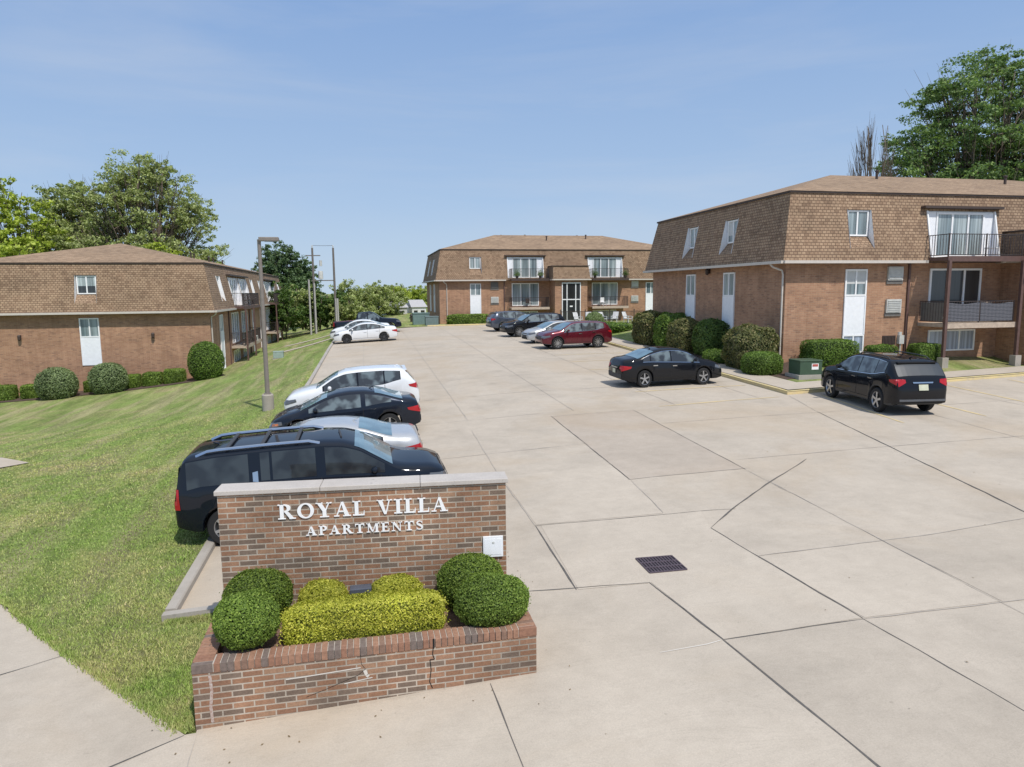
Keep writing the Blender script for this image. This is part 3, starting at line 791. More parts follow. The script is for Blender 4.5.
    q = MB(); q.box(i - .07, L - i + .07, i - .07, D - i + .07, E + TOPH - .03, E + TOPH + .05); q.build('roof_edge', M['dark_trim'], root)
    # hip roof
    x0, x1, y0, y1 = i - .1, L - i + .1, i - .1, D - i + .1; z0 = E + TOPH + .053; z1 = z0 + rise
    hw = min(x1 - x0, y1 - y0) / 2
    if L > D: r0, r1 = (x0 + hw, D / 2, z1), (x1 - hw, D / 2, z1)
    else: r0, r1 = (L / 2, y0 + hw, z1), (L / 2, y1 - hw, z1)
    a, b, c, d = (x0, y0, z0), (x1, y0, z0), (x1, y1, z0), (x0, y1, z0)
    q = MB()
    if L > D:
        for fc in ([a, b, r1, r0], [b, c, r1], [c, d, r0, r1], [d, a, r0]): q.face(fc)
    else:
        for fc in ([a, b, r0], [b, c, r1, r0], [c, d, r1], [d, a, r0, r1]): q.face(fc)
    rf = q.build('roof', M['roof_shingle'], root, fix=False)
    R = random.Random(int(L * 10 + ox))
    for _ in range(8):
        if L > D: px, py = R.uniform(r0[0], r1[0]), D / 2 + R.choice((-1, 1)) * R.uniform(1, 3)
        else: px, py = L / 2 + R.choice((-1, 1)) * R.uniform(1, 3), R.uniform(r0[1], r1[1])
        off = abs(py - D / 2) if L > D else abs(px - L / 2)
        zz = z1 - rise * off / hw
        q = MB(); q.tube([(px, py, zz - .1), (px, py, zz + .45)], .07, 8); q.lathe([(.0, .48), (.11, .45), (.11, .38), (0, .38)], 8, c=(px, py, zz)); q.build('vent_pipe', M['dark_trim'], rf)
    return root, F

E0 = 5.55
half = dict(mwin=(3.55,), mdoor=(8.95,))
# right building
rootR, FR = apartment('apartment_building', 'brick apartment building nearest on the right, grey banner on its balcony rail', 18.34, 27.9, 0, 26.4, 14.5, E0, -2,
    {0: dict(mwin=(3.55, 22.85), mdoor=(8.95, 17.45), strip=(3.53, 22.87), ac=((5.55, -.52, True), (5.55, -2.0, True)), door=((8.85, 'pane_dark'), (17.55, 'pane_curtain')), pipe=(6.3,), spout=()),
     3: dict(mwin=(14.5 - 4.85, 14.5 - 9.1), strip=(14.5 - 4.85, 14.5 - 9.1), low=False, spout=(14.0,), lamp=((7.55, -.2),)), 1: dict(mwin=(4.85, 9.1)), 2: dict(mwin=(3.5, 9, 17.4, 22.8))})
f = FR[0]
deck(f, rootR, 6.95, 10.95, .18, 1.5, edge=M['brown_metal'])
deck(f, rootR, 6.95, 10.75, -2.78, 1.5)
for s in (6.93, 10.85):
    mb = MB(); f.box(mb, s - .065, s + .065, 1.555, 1.685, -4.9, .0); mb.build('post', M['brown_metal'], rootR)
    mb = MB(); f.box(mb, s - .16, s + .16, 1.46, 1.78, -5.0, -4.28); mb.build('footing', M['kerb_concrete'], rootR)
# grey zigzag banner tied behind the rail (cloth)
mb = MB(); K = 60
for (a, b) in ((7.05, 8.85), (8.9, 10.65)):
    for i in range(K):
        s0 = a + (b - a) * i / K; s1 = a + (b - a) * (i + 1) / K
        sag = lambda s: .07 * math.sin((s - a) / (b - a) * math.pi)
        w = lambda s: 1.48 + .012 * math.sin(s * 31)
        mb.face([f.p(s0, w(s0), -2.68 + .0), f.p(s1, w(s1), -2.68), f.p(s1, w(s1) - .01, -1.84 - sag(s1)), f.p(s0, w(s0) - .01, -1.84 - sag(s0))])
def banner_mat():
    m, nt, b = new_mat('banner_cloth')
    wv = nt.nodes.new('ShaderNodeTexWave'); wv.wave_type = 'RINGS'; wv.inputs['Scale'].default_value = 3.2; wv.inputs['Distortion'].default_value = 2.2; wv.inputs['Detail'].default_value = 2
    nt.links.new(coord(nt, 'Object', (.8, 1, 1.6)), wv.inputs['Vector'])
    nt.links.new(ramp(nt, wv.outputs['Fac'], [(.38, (.03, .03, .036)), (.62, (.16, .165, .19))]), b.inputs['Base Color']); b.inputs['Roughness'].default_value = .8
    return m
tag(mb.build('banner', banner_mat(), loc=(18.34, 27.9, 0), fix=False), 'grey wavy patterned cloth banner tied along the lower balcony rail', 'banner')
mb = MB(); mb.face([f.p(6.99, .1, -2.68), f.p(6.99, 1.4, -2.68), f.p(6.99, 1.4, -1.84), f.p(6.99, .1, -1.84)])
tag(mb.build('mesh_screen', M['ac_dark'], loc=(18.34, 27.9, 0), fix=False), 'dark mesh screen on the left side of the lower balcony rail', 'screen')
# electric meter and basement vent
q = MB(); f.box(q, 5.9, 6.15, .0, .16, -3.75, -3.35); q.lathe([(0, .3), (.1, .3), (.1, .16)], 12, c=f.p(6.02, 0, -3.5), axis='z'); q.tube([f.p(6.02, .08, -3.7), f.p(6.02, .08, -4.6)], .03, 6); q.build('electric_meter', M['ac_grey'], rootR)
q = MB(); f.box(q, 5.1, 5.8, -.01, .03, -3.78, -3.36)
for i in range(9): f.box(q, 5.13 + i * .075, 5.16 + i * .075, .03, .05, -3.75, -3.39)
q.build('basement_vent', M['dark_trim'], rootR)
def tower(f, root, s0, s1, dep, E, zg, door=True):
    q = MB(); f.box(q, s0, s1, .0, dep, zg - E, .0); t = q.build('entry_tower', M['house_brick'], root)
    q = MB()
    a0, a1 = s0 - .25, s1 + .25
    q.face([f.p(a0, dep + .25, 0), f.p(a1, dep + .25, 0), f.p(a1 - .1, dep - .1, 1.35), f.p(a0 + .1, dep - .1, 1.35)])
    q.face([f.p(a0, dep + .25, 0), f.p(a0 + .1, dep - .1, 1.35), f.p(a0 + .1, -.4, 1.35), f.p(a0, -.1, 0)])
    q.face([f.p(a1, dep + .25, 0), f.p(a1, -.1, 0), f.p(a1 - .1, -.4, 1.35), f.p(a1 - .1, dep - .1, 1.35)])
    q.build('tower_mansard', M['shingle'], t, fix=True)
    q = MB(); f.box(q, a0 - .02, a1 + .02, -.1, dep + .02, 1.353, 1.40); q.build('tower_roof', M['dark_trim'], t)
    q = MB(); f.box(q, a0, a1, dep + .253, dep + .37, -.07, .05); f.box(q, a0 - .1, a0 - .003, -.1, dep + .3, -.07, .05); f.box(q, a1 + .003, a1 + .1, -.1, dep + .3, -.07, .05); q.build('tower_gutter', M['gutter'], t)
    c = (s0 + s1) / 2
    if door:
        q = MB(); W = .95; top = -.30; bot = -4.2; n = dep
        for s in (c - W, c - .46, c + .46, c + W): f.box(q, s - .04, s + .04, n, n + .07, bot, top)
        for h in (top - .05, -2.0, bot + .06): f.box(q, c - W + .05, c - .51, n, n + .066, h - .05, h + .05); f.box(q, c - .41, c + .41, n, n + .066, h - .05, h + .05); f.box(q, c + .51, c + W - .05, n, n + .066, h - .05, h + .05)
        d = q.build('entrance_door', M['white'], t)
        q = MB(); f.box(q, c - W + .02, c + W - .02, n - .02, n + .02, bot, top); q.build('pane', M['pane_dark'], d)
        q = MB(); f.box(q, c - .15, c + .15, n + .022, n + .03, -2.75, -2.62); q.build('notice', M['white'], d)
    return t
tower(f, rootR, 11.4, 15.1, 2.0, E0, -2)

# far building
rootF, FF = apartment('apartment_building', 'brick apartment building with glazed entrance tower, across the far end of the lot', 7.5, 70.0, 0, 26.4, 13.9, E0 - .05, -2,
    {0: dict(mwin=(3.65,), mdoor=(8.8, 17.35), strip=(3.64, 22.5), ac=((5.6, -.5, False), (5.6, -1.98, True), (20.7, -.45, True), (20.7, -2.0, True)), door=((8.8, 'pane_curtain'), (17.35, 'pane_curtain')), pipe=(6.6,), spout=(.35,)),
     3: dict(mwin=(4.85, 9.1), strip=(4.85, 9.1), low=False)})
f = FF[0]
deck(f, rootF, 7.1, 11.0, .12, 1.3, edge=M['dark_trim']); deck(f, rootF, 7.1, 11.0, -2.75, 1.3)
deck(f, rootF, 15.6, 19.5, .12, 1.3, edge=M['dark_trim']); deck(f, rootF, 15.6, 19.5, -2.75, 1.3)
tower(f, rootF, 11.4, 14.8, 2.0, E0 - .05, -2)

# left building: its end faces the lot entrance, its long side runs away
EL = 3.3; LL_ = 41.0
rootL, FL = apartment('apartment_building', 'long low brick apartment building with mansard roof on the left lawn', -23.7, 48.0, 0, 14.0, LL_, EL, -5,
    {0: dict(mwin=(6.95,), strip=(6.95,), low=False, lamp=((3.06, -1.43), (10.6, -1.45)), half=True, spout=()),
     1: dict(mwin=(3.5, 18.0, 22.8, 37.6), mdoor=(8.9, 13.2, 27.8, 32.1), strip=(3.5, 18.0, 22.8, 37.6), door=((8.9, 'pane_light'), (13.2, 'pane_light'), (27.8, 'pane_light'), (32.1, 'pane_light')), spout=(-.25,), pipe=(6.3, 15.8, 25.3, 34.8)),
     3: dict(mwin=(3.5, 9))}, rise=1.62)
f = FL[1]
for s0, s1 in ((6.9, 15.2), (25.8, 34.1)):
    deck(f, rootL, s0, s1, .15, 1.0, edge=M['brown_metal'])
    deck(f, rootL, s0, s1, -2.78, 1.0)
    for s in (s0 + .2, (s0 + s1) / 2, s1 - .2):
        mb = MB(); f.box(mb, s - .06, s + .06, 1.055, 1.17, -6.2, .0); mb.build('post', M['brown_metal'], rootL)
# ------------------------------------------------------------------ vehicles
def lerp_list(L, x):
    if x <= L[0][0]: return L[0][1]
    for a, b in zip(L[:-1], L[1:]):
        if x <= b[0]: return a[1] + (b[1] - a[1]) * (x - a[0]) / (b[0] - a[0])
    return L[-1][1]

SPEC = {
 'sedan': dict(L=4.60, W=1.80, wb=2.70, fr=.93, r=.325, sill=.22, top=[(0,.80),(.04,.97),(.14,1.05),(.55,1.09),(.75,1.12),(1.30,1.32),(1.75,1.41),(2.2,1.435),(2.6,1.41),(2.95,1.32),(3.62,1.0),(4.15,.91),(4.45,.80),(4.6,.64)],
    belt=[(0,.84),(.5,.95),(1.2,.955),(2.4,.91),(3.6,.86),(4.2,.74),(4.6,.55)], panes=[(.90,1.20),(1.25,2.13),(2.19,3.42)], ws=(2.83,3.62), rw=(.66,1.42), doors=(1.28,2.16,3.32)),
 'coupe': dict(L=4.50, W=1.80, wb=2.70, fr=.86, r=.335, sill=.20, top=[(0,.78),(.05,.96),(.16,1.03),(.40,1.07),(.6,1.12),(1.20,1.31),(1.65,1.385),(2.1,1.395),(2.5,1.36),(2.85,1.27),(3.62,.95),(4.1,.84),(4.38,.72),(4.5,.56)],
    belt=[(0,.84),(.5,.99),(1.0,.985),(1.8,.90),(3.5,.85),(4.1,.72),(4.5,.54)], panes=[(.85,1.62),(1.76,3.3)], ws=(2.74,3.54), rw=(.5,1.32), doors=(1.70,3.25)),
 'crossover': dict(L=4.60, W=1.84, wb=2.70, fr=.90, r=.37, sill=.29, top=[(0,.92),(.04,1.10),(.10,1.18),(.38,1.52),(.55,1.61),(1.2,1.655),(2.0,1.66),(2.5,1.63),(2.85,1.53),(3.50,1.16),(4.0,1.08),(4.42,.98),(4.58,.80)],
    belt=[(0,1.10),(.45,1.26),(.8,1.20),(1.2,1.11),(2.4,1.05),(3.5,1.02),(4.1,.93),(4.6,.74)], panes=[(.62,1.14),(1.19,2.05),(2.11,3.24)], ws=(2.74,3.50), rw=(.11,.40), doors=(1.16,2.08,3.2)),
 'fullsize': dict(L=5.27, W=1.99, wb=3.22, fr=1.12, r=.40, sill=.36, top=[(0,1.10),(.03,1.26),(.07,1.36),(.13,1.78),(.24,1.87),(.8,1.925),(1.8,1.94),(2.8,1.93),(3.2,1.89),(3.52,1.78),(4.2,1.32),(4.4,1.26),(4.95,1.20),(5.18,1.10),(5.27,.86)],
    belt=[(0,1.16),(.5,1.27),(1.6,1.27),(3.0,1.24),(3.9,1.18),(4.7,1.06),(5.27,.88)], panes=[(.26,1.40),(1.62,1.79),(1.84,2.66),(2.84,3.98)], ws=(3.42,4.14), rw=(.08,.14), doors=(1.6,2.75,3.9)),
 'pickup': dict(L=5.8, W=2.0, wb=3.65, fr=.95, r=.40, sill=.42, top=[(0,1.0),(.03,1.2),(.10,1.22),(1.88,1.24),(1.95,1.32),(2.10,1.82),(2.4,1.90),(3.2,1.91),(3.5,1.84),(4.15,1.34),(4.7,1.27),(5.4,1.18),(5.68,1.05),(5.8,.8)],
    belt=[(0,1.14),(1.9,1.16),(3.0,1.17),(4.1,1.15),(4.9,1.02),(5.8,.85)], panes=[(2.15,2.9),(2.98,3.95)], ws=(3.42,4.08), rw=(1.98,2.12), doors=(2.1,2.94,3.9)),
}

def car(name, label, kind, paint, loc, heading, glass='car_glass_reflect', wsg='car_glass_sky_reflect', scale=1.0, clad=None, rim='alloy', rails=None, spokes=10, head='lamp_smoke', tail='tail_red', cat='car', group='cars parked in the lot', chrome_trim=False, plate=True, spec_over=None, hubdark=False, zs=1.0, sunroof=False):
    sp = dict(SPEC[kind]); sp.update(spec_over or {})
    L, W, wb, r = sp['L'], sp['W'], sp['wb'], sp['r']
    root = empty(name, loc, heading, label, cat, group)
    root.scale = (scale, scale, scale * zs)
    # tilt the car with the slope of the lot
    ex = (ter(loc[0] + math.cos(heading) * 1.5, loc[1] + math.sin(heading) * 1.5) - ter(loc[0] - math.cos(heading) * 1.5, loc[1] - math.sin(heading) * 1.5)) / 3
    ey = (ter(loc[0] - math.sin(heading), loc[1] + math.cos(heading)) - ter(loc[0] + math.sin(heading), loc[1] - math.cos(heading))) / 2
    root.rotation_euler = (math.atan(ey), -math.atan(ex), heading)
    xf = L - sp['fr']; xr = xf - wb         # wheel centres measured from the rear bumper
    ra = r + .055
    us = set(np.round(np.arange(0, L + .001, .05), 4))
    for xw in (xr, xf):
        us = {u for u in us if abs(u - xw) > ra + .03}
        for a in np.linspace(0, math.pi, 17): us.add(round(xw + ra * math.cos(a), 4))
        us.add(round(xw + ra + .004, 4)); us.add(round(xw - ra - .004, 4))
    us = sorted(us)
    raw = sp['top']
    def ztop(u):
        if .12 < u < L - .12: return sum(lerp_list(raw, u + d) for d in (-.08, -.05, -.025, 0, .025, .05, .08)) / 7
        return lerp_list(raw, u)
    def zlow(u):
        z = sp['sill'] + (.10 * (1 - u / .35) if u < .35 else 0) + (.04 * (1 - (L - u) / .3) if L - u < .3 else 0)
        for xw in (xr, xf):
            d = abs(u - xw)
            if d <= ra + 1e-6: z = max(z, r + math.sqrt(max(0, ra * ra - d * d)) if True else z)
        return z
    def plan(u):
        d = min(u, L - u); R_ = .70 if u > L / 2 else .5
        k = .20 if u > L / 2 else .13
        return 1 - k * (1 - d / R_) ** 2.4 if d < R_ else 1.0
    belt = sp['belt']
    def sect(u):
        w = W / 2 * plan(u); zt = ztop(u); zl = zlow(u)
        zs = min(lerp_list(belt, u), zt - .085)
        bulge = 1.0
        for xw in (xr, xf):
            bulge = max(bulge, 1.0 + .012 * max(0, 1 - abs(u - xw) / .55))
        zm = max(zl + .05, zl + (zs - zl) * .5)
        zs = max(zs, zm + .02); zt = max(zt, zs + .06)
        tum = .20 if kind in ('fullsize', 'pickup') else .36
        ys = w * .972
        gz = max(zt - .065, zs + .012)
        yg = ys - (gz - zs) * tum - .012
        hz = zt - .022; yh = yg - .06
        cr = 1.0
        lip = min(.03, (zs - zl) * .2)
        return [(0, zl), (w * .86, zl), (w * .975 * bulge, zl + .012), (w * bulge, zl + lip + .02), (w * .992 * bulge, zm), (w * .998, zs - .07 if zs - .07 > zm else (zm + zs) / 2), (ys, zs), (yg, gz), (yh, hz), (yh * .55, zt - .004), (0, zt)]
    def side_y(u, z):
        s = sect(u)
        for a, b in zip(s[2:8], s[3:9]):
            if a[1] <= z <= b[1] + 1e-9: return a[0] + (b[0] - a[0]) * (z - a[1]) / max(1e-6, b[1] - a[1])
        return s[2][0] if z < s[2][1] else s[7][0]
    def top_z(u, y):
        s = sect(u)[7:]
        y = abs(y)
        for a, b in zip(s[:-1], s[1:]):
            if b[0] <= y <= a[0]: return b[1] + (a[1] - b[1]) * (y - b[0]) / max(1e-6, a[0] - b[0])
        return s[0][1]
    X = lambda u: u - L / 2
    mb = MB(); rings = []
    def ring(sec, x): return [(x, -y, z) for y, z in sec] + [(x, y, z) for y, z in reversed(sec[1:-1])]
    def capsec(u, f, g):
        s = sect(u); zc = (s[0][1] + s[-1][1]) / 2
        return [(y * f, zc + (z - zc) * g) for y, z in s]
    rings.append((ring(capsec(0, .90, .80), X(-.035)), -1))
    for u in us: rings.append((ring(sect(u), X(u)), u))
    rings.append((ring(capsec(L, .88, .72), X(L + .035)), -1))
    n = len(rings[0][0])
    for (A, ua), (B, ub) in zip(rings[:-1], rings[1:]):
        uc = (ua + ub) / 2
        for k in range(n):
            k2 = (k + 1) % n
            m = 0
            if k in (0, n - 1): m = 1
            elif clad:
                zc = (A[k][2] + A[k2][2] + B[k][2] + B[k2][2]) / 4
                nr = min(math.hypot(uc - xw, zc - r) for xw in (xr, xf))
                if zc < clad or nr < ra + .035: m = 2
            mb.face([A[k], A[k2], B[k2], B[k]], m)
    c0 = rings[0][0]; c1 = rings[-1][0]
    mb.face(c0[::-1], 2 if clad and False else 0); mb.face(c1, 0)
    body = mb.build('body', [paint, M['under'], M['plastic']], root, smooth=True, weld=True, sharp=38)
    bm = bmesh.new(); bm.from_mesh(body.data); bvh = BVHTree.FromBMesh(bm); bm.free()

    def side_grid(nm, cols, mat, off=.006, par=None, both=True, rows=4):
        """cols: list of (u, zlow, zhigh)"""
        outs = []
        for sg in ((-1, 1) if both else (-1,)):
            q = MB(); G = []
            for u, a, b in cols:
                G.append([(X(u), sg * (side_y(u, a + (b - a) * t / rows) + off), a + (b - a) * t / rows) for t in range(rows + 1)])
            for c, d in zip(G[:-1], G[1:]):
                for t in range(rows): q.face([c[t], d[t], d[t + 1], c[t + 1]])
            outs.append(q.build(nm, mat, par or root, smooth=True))
        return outs
    def line_strip(nm, pts, w, mat, off=.003):
        q = MB()
        for sg in (-1, 1):
            for a, b in zip(pts[:-1], pts[1:]):
                nn = max(1, int(math.dist(a, b) / .06)); dx, dz = b[0] - a[0], b[1] - a[1]; l = math.hypot(dx, dz); nx, nz = -dz / l * w / 2, dx / l * w / 2
                P = [(a[0] + dx * i / nn, a[1] + dz * i / nn) for i in range(nn + 1)]
                for c, d in zip(P[:-1], P[1:]):
                    q.face([(X(x_), sg * (side_y(x_, z_) + off), z_) for x_, z_ in ((c[0] + nx, c[1] + nz), (d[0] + nx, d[1] + nz), (d[0] - nx, d[1] - nz), (c[0] - nx, c[1] - nz))])
        return q.build(nm, mat, root)
    # side windows
    hi = lambda u: sect(u)[7][1] - .022
    lo = lambda u: lerp_list(belt, u) + .03
    for (a, b) in sp['panes']:
        cols = [(u, lo(u), hi(u)) for u in np.linspace(a, b, 14) if hi(u) - lo(u) > .015]
        if len(cols) > 1: side_grid('side_window', cols, M[glass])
    allu = (sp['panes'][0][0], sp['panes'][-1][1]) if kind not in ('fullsize', 'coupe') else None
    if allu:
        cols = [(u, lo(u) - .012, hi(u) + .01) for u in np.linspace(allu[0] - .03, allu[1] + .05, 30) if hi(u) - lo(u) > -.005]
        side_grid('window_surround', cols, M['gloss_black'], off=.0035)
    if chrome_trim:
        a, b = sp['panes'][0][0], sp['panes'][-1][1]
        line_strip('window_trim', [(u, lo(u) - .02) for u in np.linspace(a - .02, b + .04, 12)], .018, M['chrome'], .008)
        line_strip('window_trim', [(u, hi(u) + .006) for u in np.linspace(a + .1, b - .3, 12)], .014, M['chrome'], .008)
    # windscreen and rear window
    for nm, (a, b), g in (('windscreen', sp['ws'], wsg), ('rear_window', sp['rw'], wsg if kind in ('sedan', 'coupe') else 'car_glass')):
        q = MB(); G = []
        for u in np.linspace(a, b, 9):
            s = sect(u); yw = s[7][0] - .055
            G.append([(u, yw * t) for t in np.linspace(-1, 1, 11)])
        def tp(u, y):
            e = .01; dz = (ztop(u + e) - ztop(u - e)) / (2 * e); l = math.hypot(dz, 1)
            return (X(u) - dz / l * .007, y, top_z(u, y) + .007 / l)
        for c, d in zip(G[:-1], G[1:]):
            for k in range(10): q.face([tp(*c[k]), tp(*c[k + 1]), tp(*d[k + 1]), tp(*d[k])])
        q.build(nm, M[g], root, smooth=True)
    if sunroof:
        q = MB(); u0, u1 = 1.5, 2.35
        for i in range(4):
            a = u0 + (u1 - u0) * i / 4; b = u0 + (u1 - u0) * (i + 1) / 4
            for k in range(6):
                y0 = -.42 + .14 * k; y1 = y0 + .14
                q.face([(X(u_), y_, top_z(u_, y_) + .006) for u_, y_ in ((a, y0), (b, y0), (b, y1), (a, y1))])
        q.build('sunroof', M['car_glass'], root, smooth=True)
    # wheels
    for xw in (xr, xf):
        for sg in (-1, 1):
            yo = W / 2 * .985 * sg
            c = (X(xw), yo, r)
            q = MB(); w = .21; i_ = -sg
            q.lathe([(r * .66, 0), (r * .70, .012 * i_ * -1 * 0), (r * .93, .0), (r, .035 * i_), (r, (w - .035) * i_), (r * .93, w * i_), (r * .6, w * i_)], 28, c=c, axis='y')
            wh = q.build('wheel', M['black'], root, smooth=True)
            q = MB()
            q.lathe([(0, .045 * i_), (r * .60, .05 * i_)], 20, 1, c=c, axis='y')
            q.lathe([(r * .60, .05 * i_), (r * .64, .008 * i_), (r * .69, .004 * i_), (r * .70, .02 * i_)], 28, 0, c=c, axis='y')
            q.lathe([(0, .012 * i_), (r * .13, .014 * i_), (r * .15, .03 * i_)], 14, 0, c=c, axis='y')
            for k in range(spokes):
                a = 2 * math.pi * (k + .3) / spokes; ca, sa = math.cos(a), math.sin(a)
                wd = r * (.62 / spokes + .05)
                p0 = (c[0] + ca * r * .1, yo + .024 * i_, c[2] + sa * r * .1); p1 = (c[0] + ca * r * .65, yo + .02 * i_, c[2] + sa * r * .65)
                q.bar(p0, p1, wd, .02, 0, up=(0, 1, 0))
            q.build('rim', [M[rim], M['under'] if not hubdark else M['plastic']], wh, smooth=True)
    # door seams, handles
    d = sp['doors']
    for x_ in d:
        t = min(hi(x_) if hi(x_) > lo(x_) else lo(x_) - .04, 9)
        b_ = sp['sill'] + .14
        if abs(x_ - xr) < ra: b_ = max(b_, zlow(x_) + .02)
        line_strip('door_seam', [(x_, b_), (x_, lo(x_) - .03)], .013, M['under'])
    line_strip('door_seam', [(xr + ra + .06, sp['sill'] + .12), (xf - ra - .06, sp['sill'] + .12)], .014, M['under'])
    q = MB()
    for x_ in d[:-1] if kind != 'coupe' else d[:1]:
        for sg in (-1, 1):
            zz = lerp_list(belt, x_) - .13; yy = side_y(x_ + .13, zz)
            q.box(X(x_ + .05), X(x_ + .25), min(sg * yy, sg * (yy + .03)), max(sg * yy, sg * (yy + .03)), zz - .018, zz + .018)
    q.build('door_handle', M['chrome'] if chrome_trim else paint, root)
    # mirrors
    um = sp['panes'][-1][1] - .22
    for sg in (-1, 1):
        z0 = lo(um) + .03; y0 = side_y(um, z0)
        q = MB()
        U_, V_ = 10, 6
        g = [[(X(um) + .02 + .055 * math.sin(math.pi * i / V_) * math.cos(2 * math.pi * j / U_) * 1.3, sg * (y0 + .14 + .11 * math.cos(math.pi * i / V_)), z0 + .06 + .075 * math.sin(math.pi * i / V_) * math.sin(2 * math.pi * j / U_)) for j in range(U_)] for i in range(V_ + 1)]
        for i in range(V_):
            for j in range(U_): q.face([g[i][j], g[i][(j + 1) % U_], g[i + 1][(j + 1) % U_], g[i + 1][j]])
        q.bar((X(um), sg * (y0 - .01), z0 + .02), (X(um), sg * (y0 + .08), z0 + .04), .06, .03)
        q.build('mirror', paint, root, smooth=True)
    # lamps projected on the body ends
    def ray_patch(nm, poly, axis, sg, mat, off=.008, step=.05):
        b2 = bmesh.new(); b2.faces.new([b2.verts.new((a, 0, z)) for a, z in poly])
        for ax in (0, 2):
            vals = [p[0] if ax == 0 else p[1] for p in poly]; v = min(vals) + step
            while v < max(vals):
                co = [0, 0, 0]; co[ax] = v; no = [0, 0, 0]; no[ax] = 1
                bmesh.ops.bisect_plane(b2, geom=b2.verts[:] + b2.edges[:] + b2.faces[:], plane_co=co, plane_no=no); v += step
        q = MB(); vm = {}
        for v in b2.verts:
            if axis == 'x': o = Vector((sg * 5, v.co.x, v.co.z)); dr = Vector((-sg, 0, 0))
            else: o = Vector((v.co.x, sg * 3, v.co.z)); dr = Vector((0, -sg, 0))
            h = bvh.ray_cast(o, dr)
            vm[v] = tuple(h[0] + h[1] * off) if h[0] is not None else None
        for fc in b2.faces:
            p = [vm[v] for v in fc.verts]
            if all(p): q.face(p)
        b2.free()
        if q.f: return q.build(nm, mat, root, smooth=True)
    hw = W / 2
    zr = lerp_list(belt, 0) ; zf = lerp_list(raw, L - .1)
    T = M[tail]; H = M[head]
    suv = kind in ('crossover', 'fullsize')
    for sg in (-1, 1):
        if kind == 'fullsize' or kind == 'pickup':
            ray_patch('tail_light', [(X(.0), zr - .32), (X(.10), zr - .32), (X(.10), zr + .10), (X(.0), zr + .10)], 'y', sg, T)
            ray_patch('tail_light', sorted_poly([(sg * (hw * .60), zr - .32), (sg * hw * .86, zr - .32), (sg * hw * .86, zr + .10), (sg * (hw * .72), zr + .10)]), 'x', -1, T)
        else:
            w_ = .30 if suv else .34
            ray_patch('tail_light', [(X(.0), zr - .20), (X(w_), zr - .10), (X(w_ + .04), zr - .03), (X(.02), zr + .0)], 'y', sg, T)
            ray_patch('tail_light', [(sg * hw * .60, zr - .10), (sg * hw * .86, zr - .22), (sg * hw * .88, zr - .0), (sg * hw * .62, zr - .01)], 'x', -1, T)
        fz = zf - (.06 if not suv else .10)
        ray_patch('headlight', [(X(L - .42), fz - .02), (X(L - .02), fz - .12), (X(L - .02), fz + .02), (X(L - .40), fz + .075)], 'y', sg, H)
        ray_patch('headlight', [(sg * hw * .50, fz - .09), (sg * hw * .84, fz - .09), (sg * hw * .84, fz + .05), (sg * hw * .50, fz + .0)], 'x', 1, H)
        if kind == 'coupe': ray_patch('marker_lamp', [(X(L - .30), .60), (X(L - .12), .58), (X(L - .12), .63), (X(L - .30), .655)], 'y', sg, M['amber'])
    ray_patch('grille', [(-hw * .42, zf - .32), (hw * .42, zf - .32), (hw * .5, zf - .08), (-hw * .5, zf - .08)], 'x', 1, M['plastic'], step=.1)
    ray_patch('lower_grille', [(-hw * .6, .30), (hw * .6, .30), (hw * .55, .42), (-hw * .55, .42)], 'x', 1, M['under'], step=.1)
    if plate:
        pz = zr - (.16 if kind != 'coupe' else .2)
        ray_patch('license_plate', [(-.155, pz - .16), (.155, pz - .16), (.155, pz), (-.155, pz)], 'x', -1, M['plate'], .03, .5)
        ray_patch('trunk_trim', [(-.32, pz + .035), (.32, pz + .035), (.34, pz + .075), (-.34, pz + .075)], 'x', -1, M['chrome'], .02, .5)
        ray_patch('rear_bumper', [(-hw * .8, .36), (hw * .8, .36), (hw * .82, .52), (-hw * .82, .52)], 'x', -1, M['bumper_grey'] if suv else M['plastic'], .01, .1)
    if kind == 'crossover':   # roof spoiler
        u = sp['rw'][1] + .05; q = MB(); s = sect(u)
        q.box(X(u - .10), X(u + .04), -s[8][0] * .88, s[8][0] * .88, ztop(u) - .03, ztop(u) + .002); q.build('spoiler', paint, root)
    if rails:
        for sg in (-1, 1):
            q = MB(); u0, u1 = rails[0], rails[1]; pts = []
            for i, u in enumerate(np.linspace(u0, u1, 12)):
                s = sect(u); hgt = .055 if 0 < i < 11 else -.005
                pts.append((X(u), sg * (s[8][0] - .04), s[8][1] + hgt))
            q.tube(pts, rails[2], 8); q.build('roof_rail', M[rails[3]], root, smooth=True)
        if len(rails) > 4:
            for u in rails[4]:
                q = MB(); s = sect(u); q.bar((X(u), -s[8][0] + .04, s[8][1] + .055), (X(u), s[8][0] - .04, s[8][1] + .055), .07, .03); q.build('roof_crossbar', M['plastic'], root)
    q = MB(); u = sp['ws'][0] - .3 if kind != 'coupe' else 1.5
    u = .75 if suv else sp['rw'][1] + .15
    q.bar((X(u), 0, ztop(u)), (X(u - .12), 0, ztop(u) + .05), .03, .025); q.build('antenna', paint, root)
    return root, dict(X=X, side_y=side_y, sect=sect, ztop=ztop, line_strip=line_strip, ray_patch=ray_patch, side_grid=side_grid, L=L)
def sorted_poly(p): return p

P_black = car_paint('black_paint', (.010, .011, .014), .0, .25)
P_navy = car_paint('dark_navy_paint', (.012, .016, .026), .2, .25)
P_armada = car_paint('black_blue_paint', (.008, .011, .018), .0, .25)
P_white = car_paint('white_paint', (.72, .73, .74), .0, .35, .03)
P_silver = car_paint('silver_paint', (.46, .47, .48), .25, .35)
P_grey = car_paint('blue_grey_paint', (.085, .10, .135), .5, .3)
P_maroon = car_paint('maroon_paint', (.11, .008, .018), .3, .28)
def at_ter(x, y): return (x, y, ter(x, y))
PI = math.pi
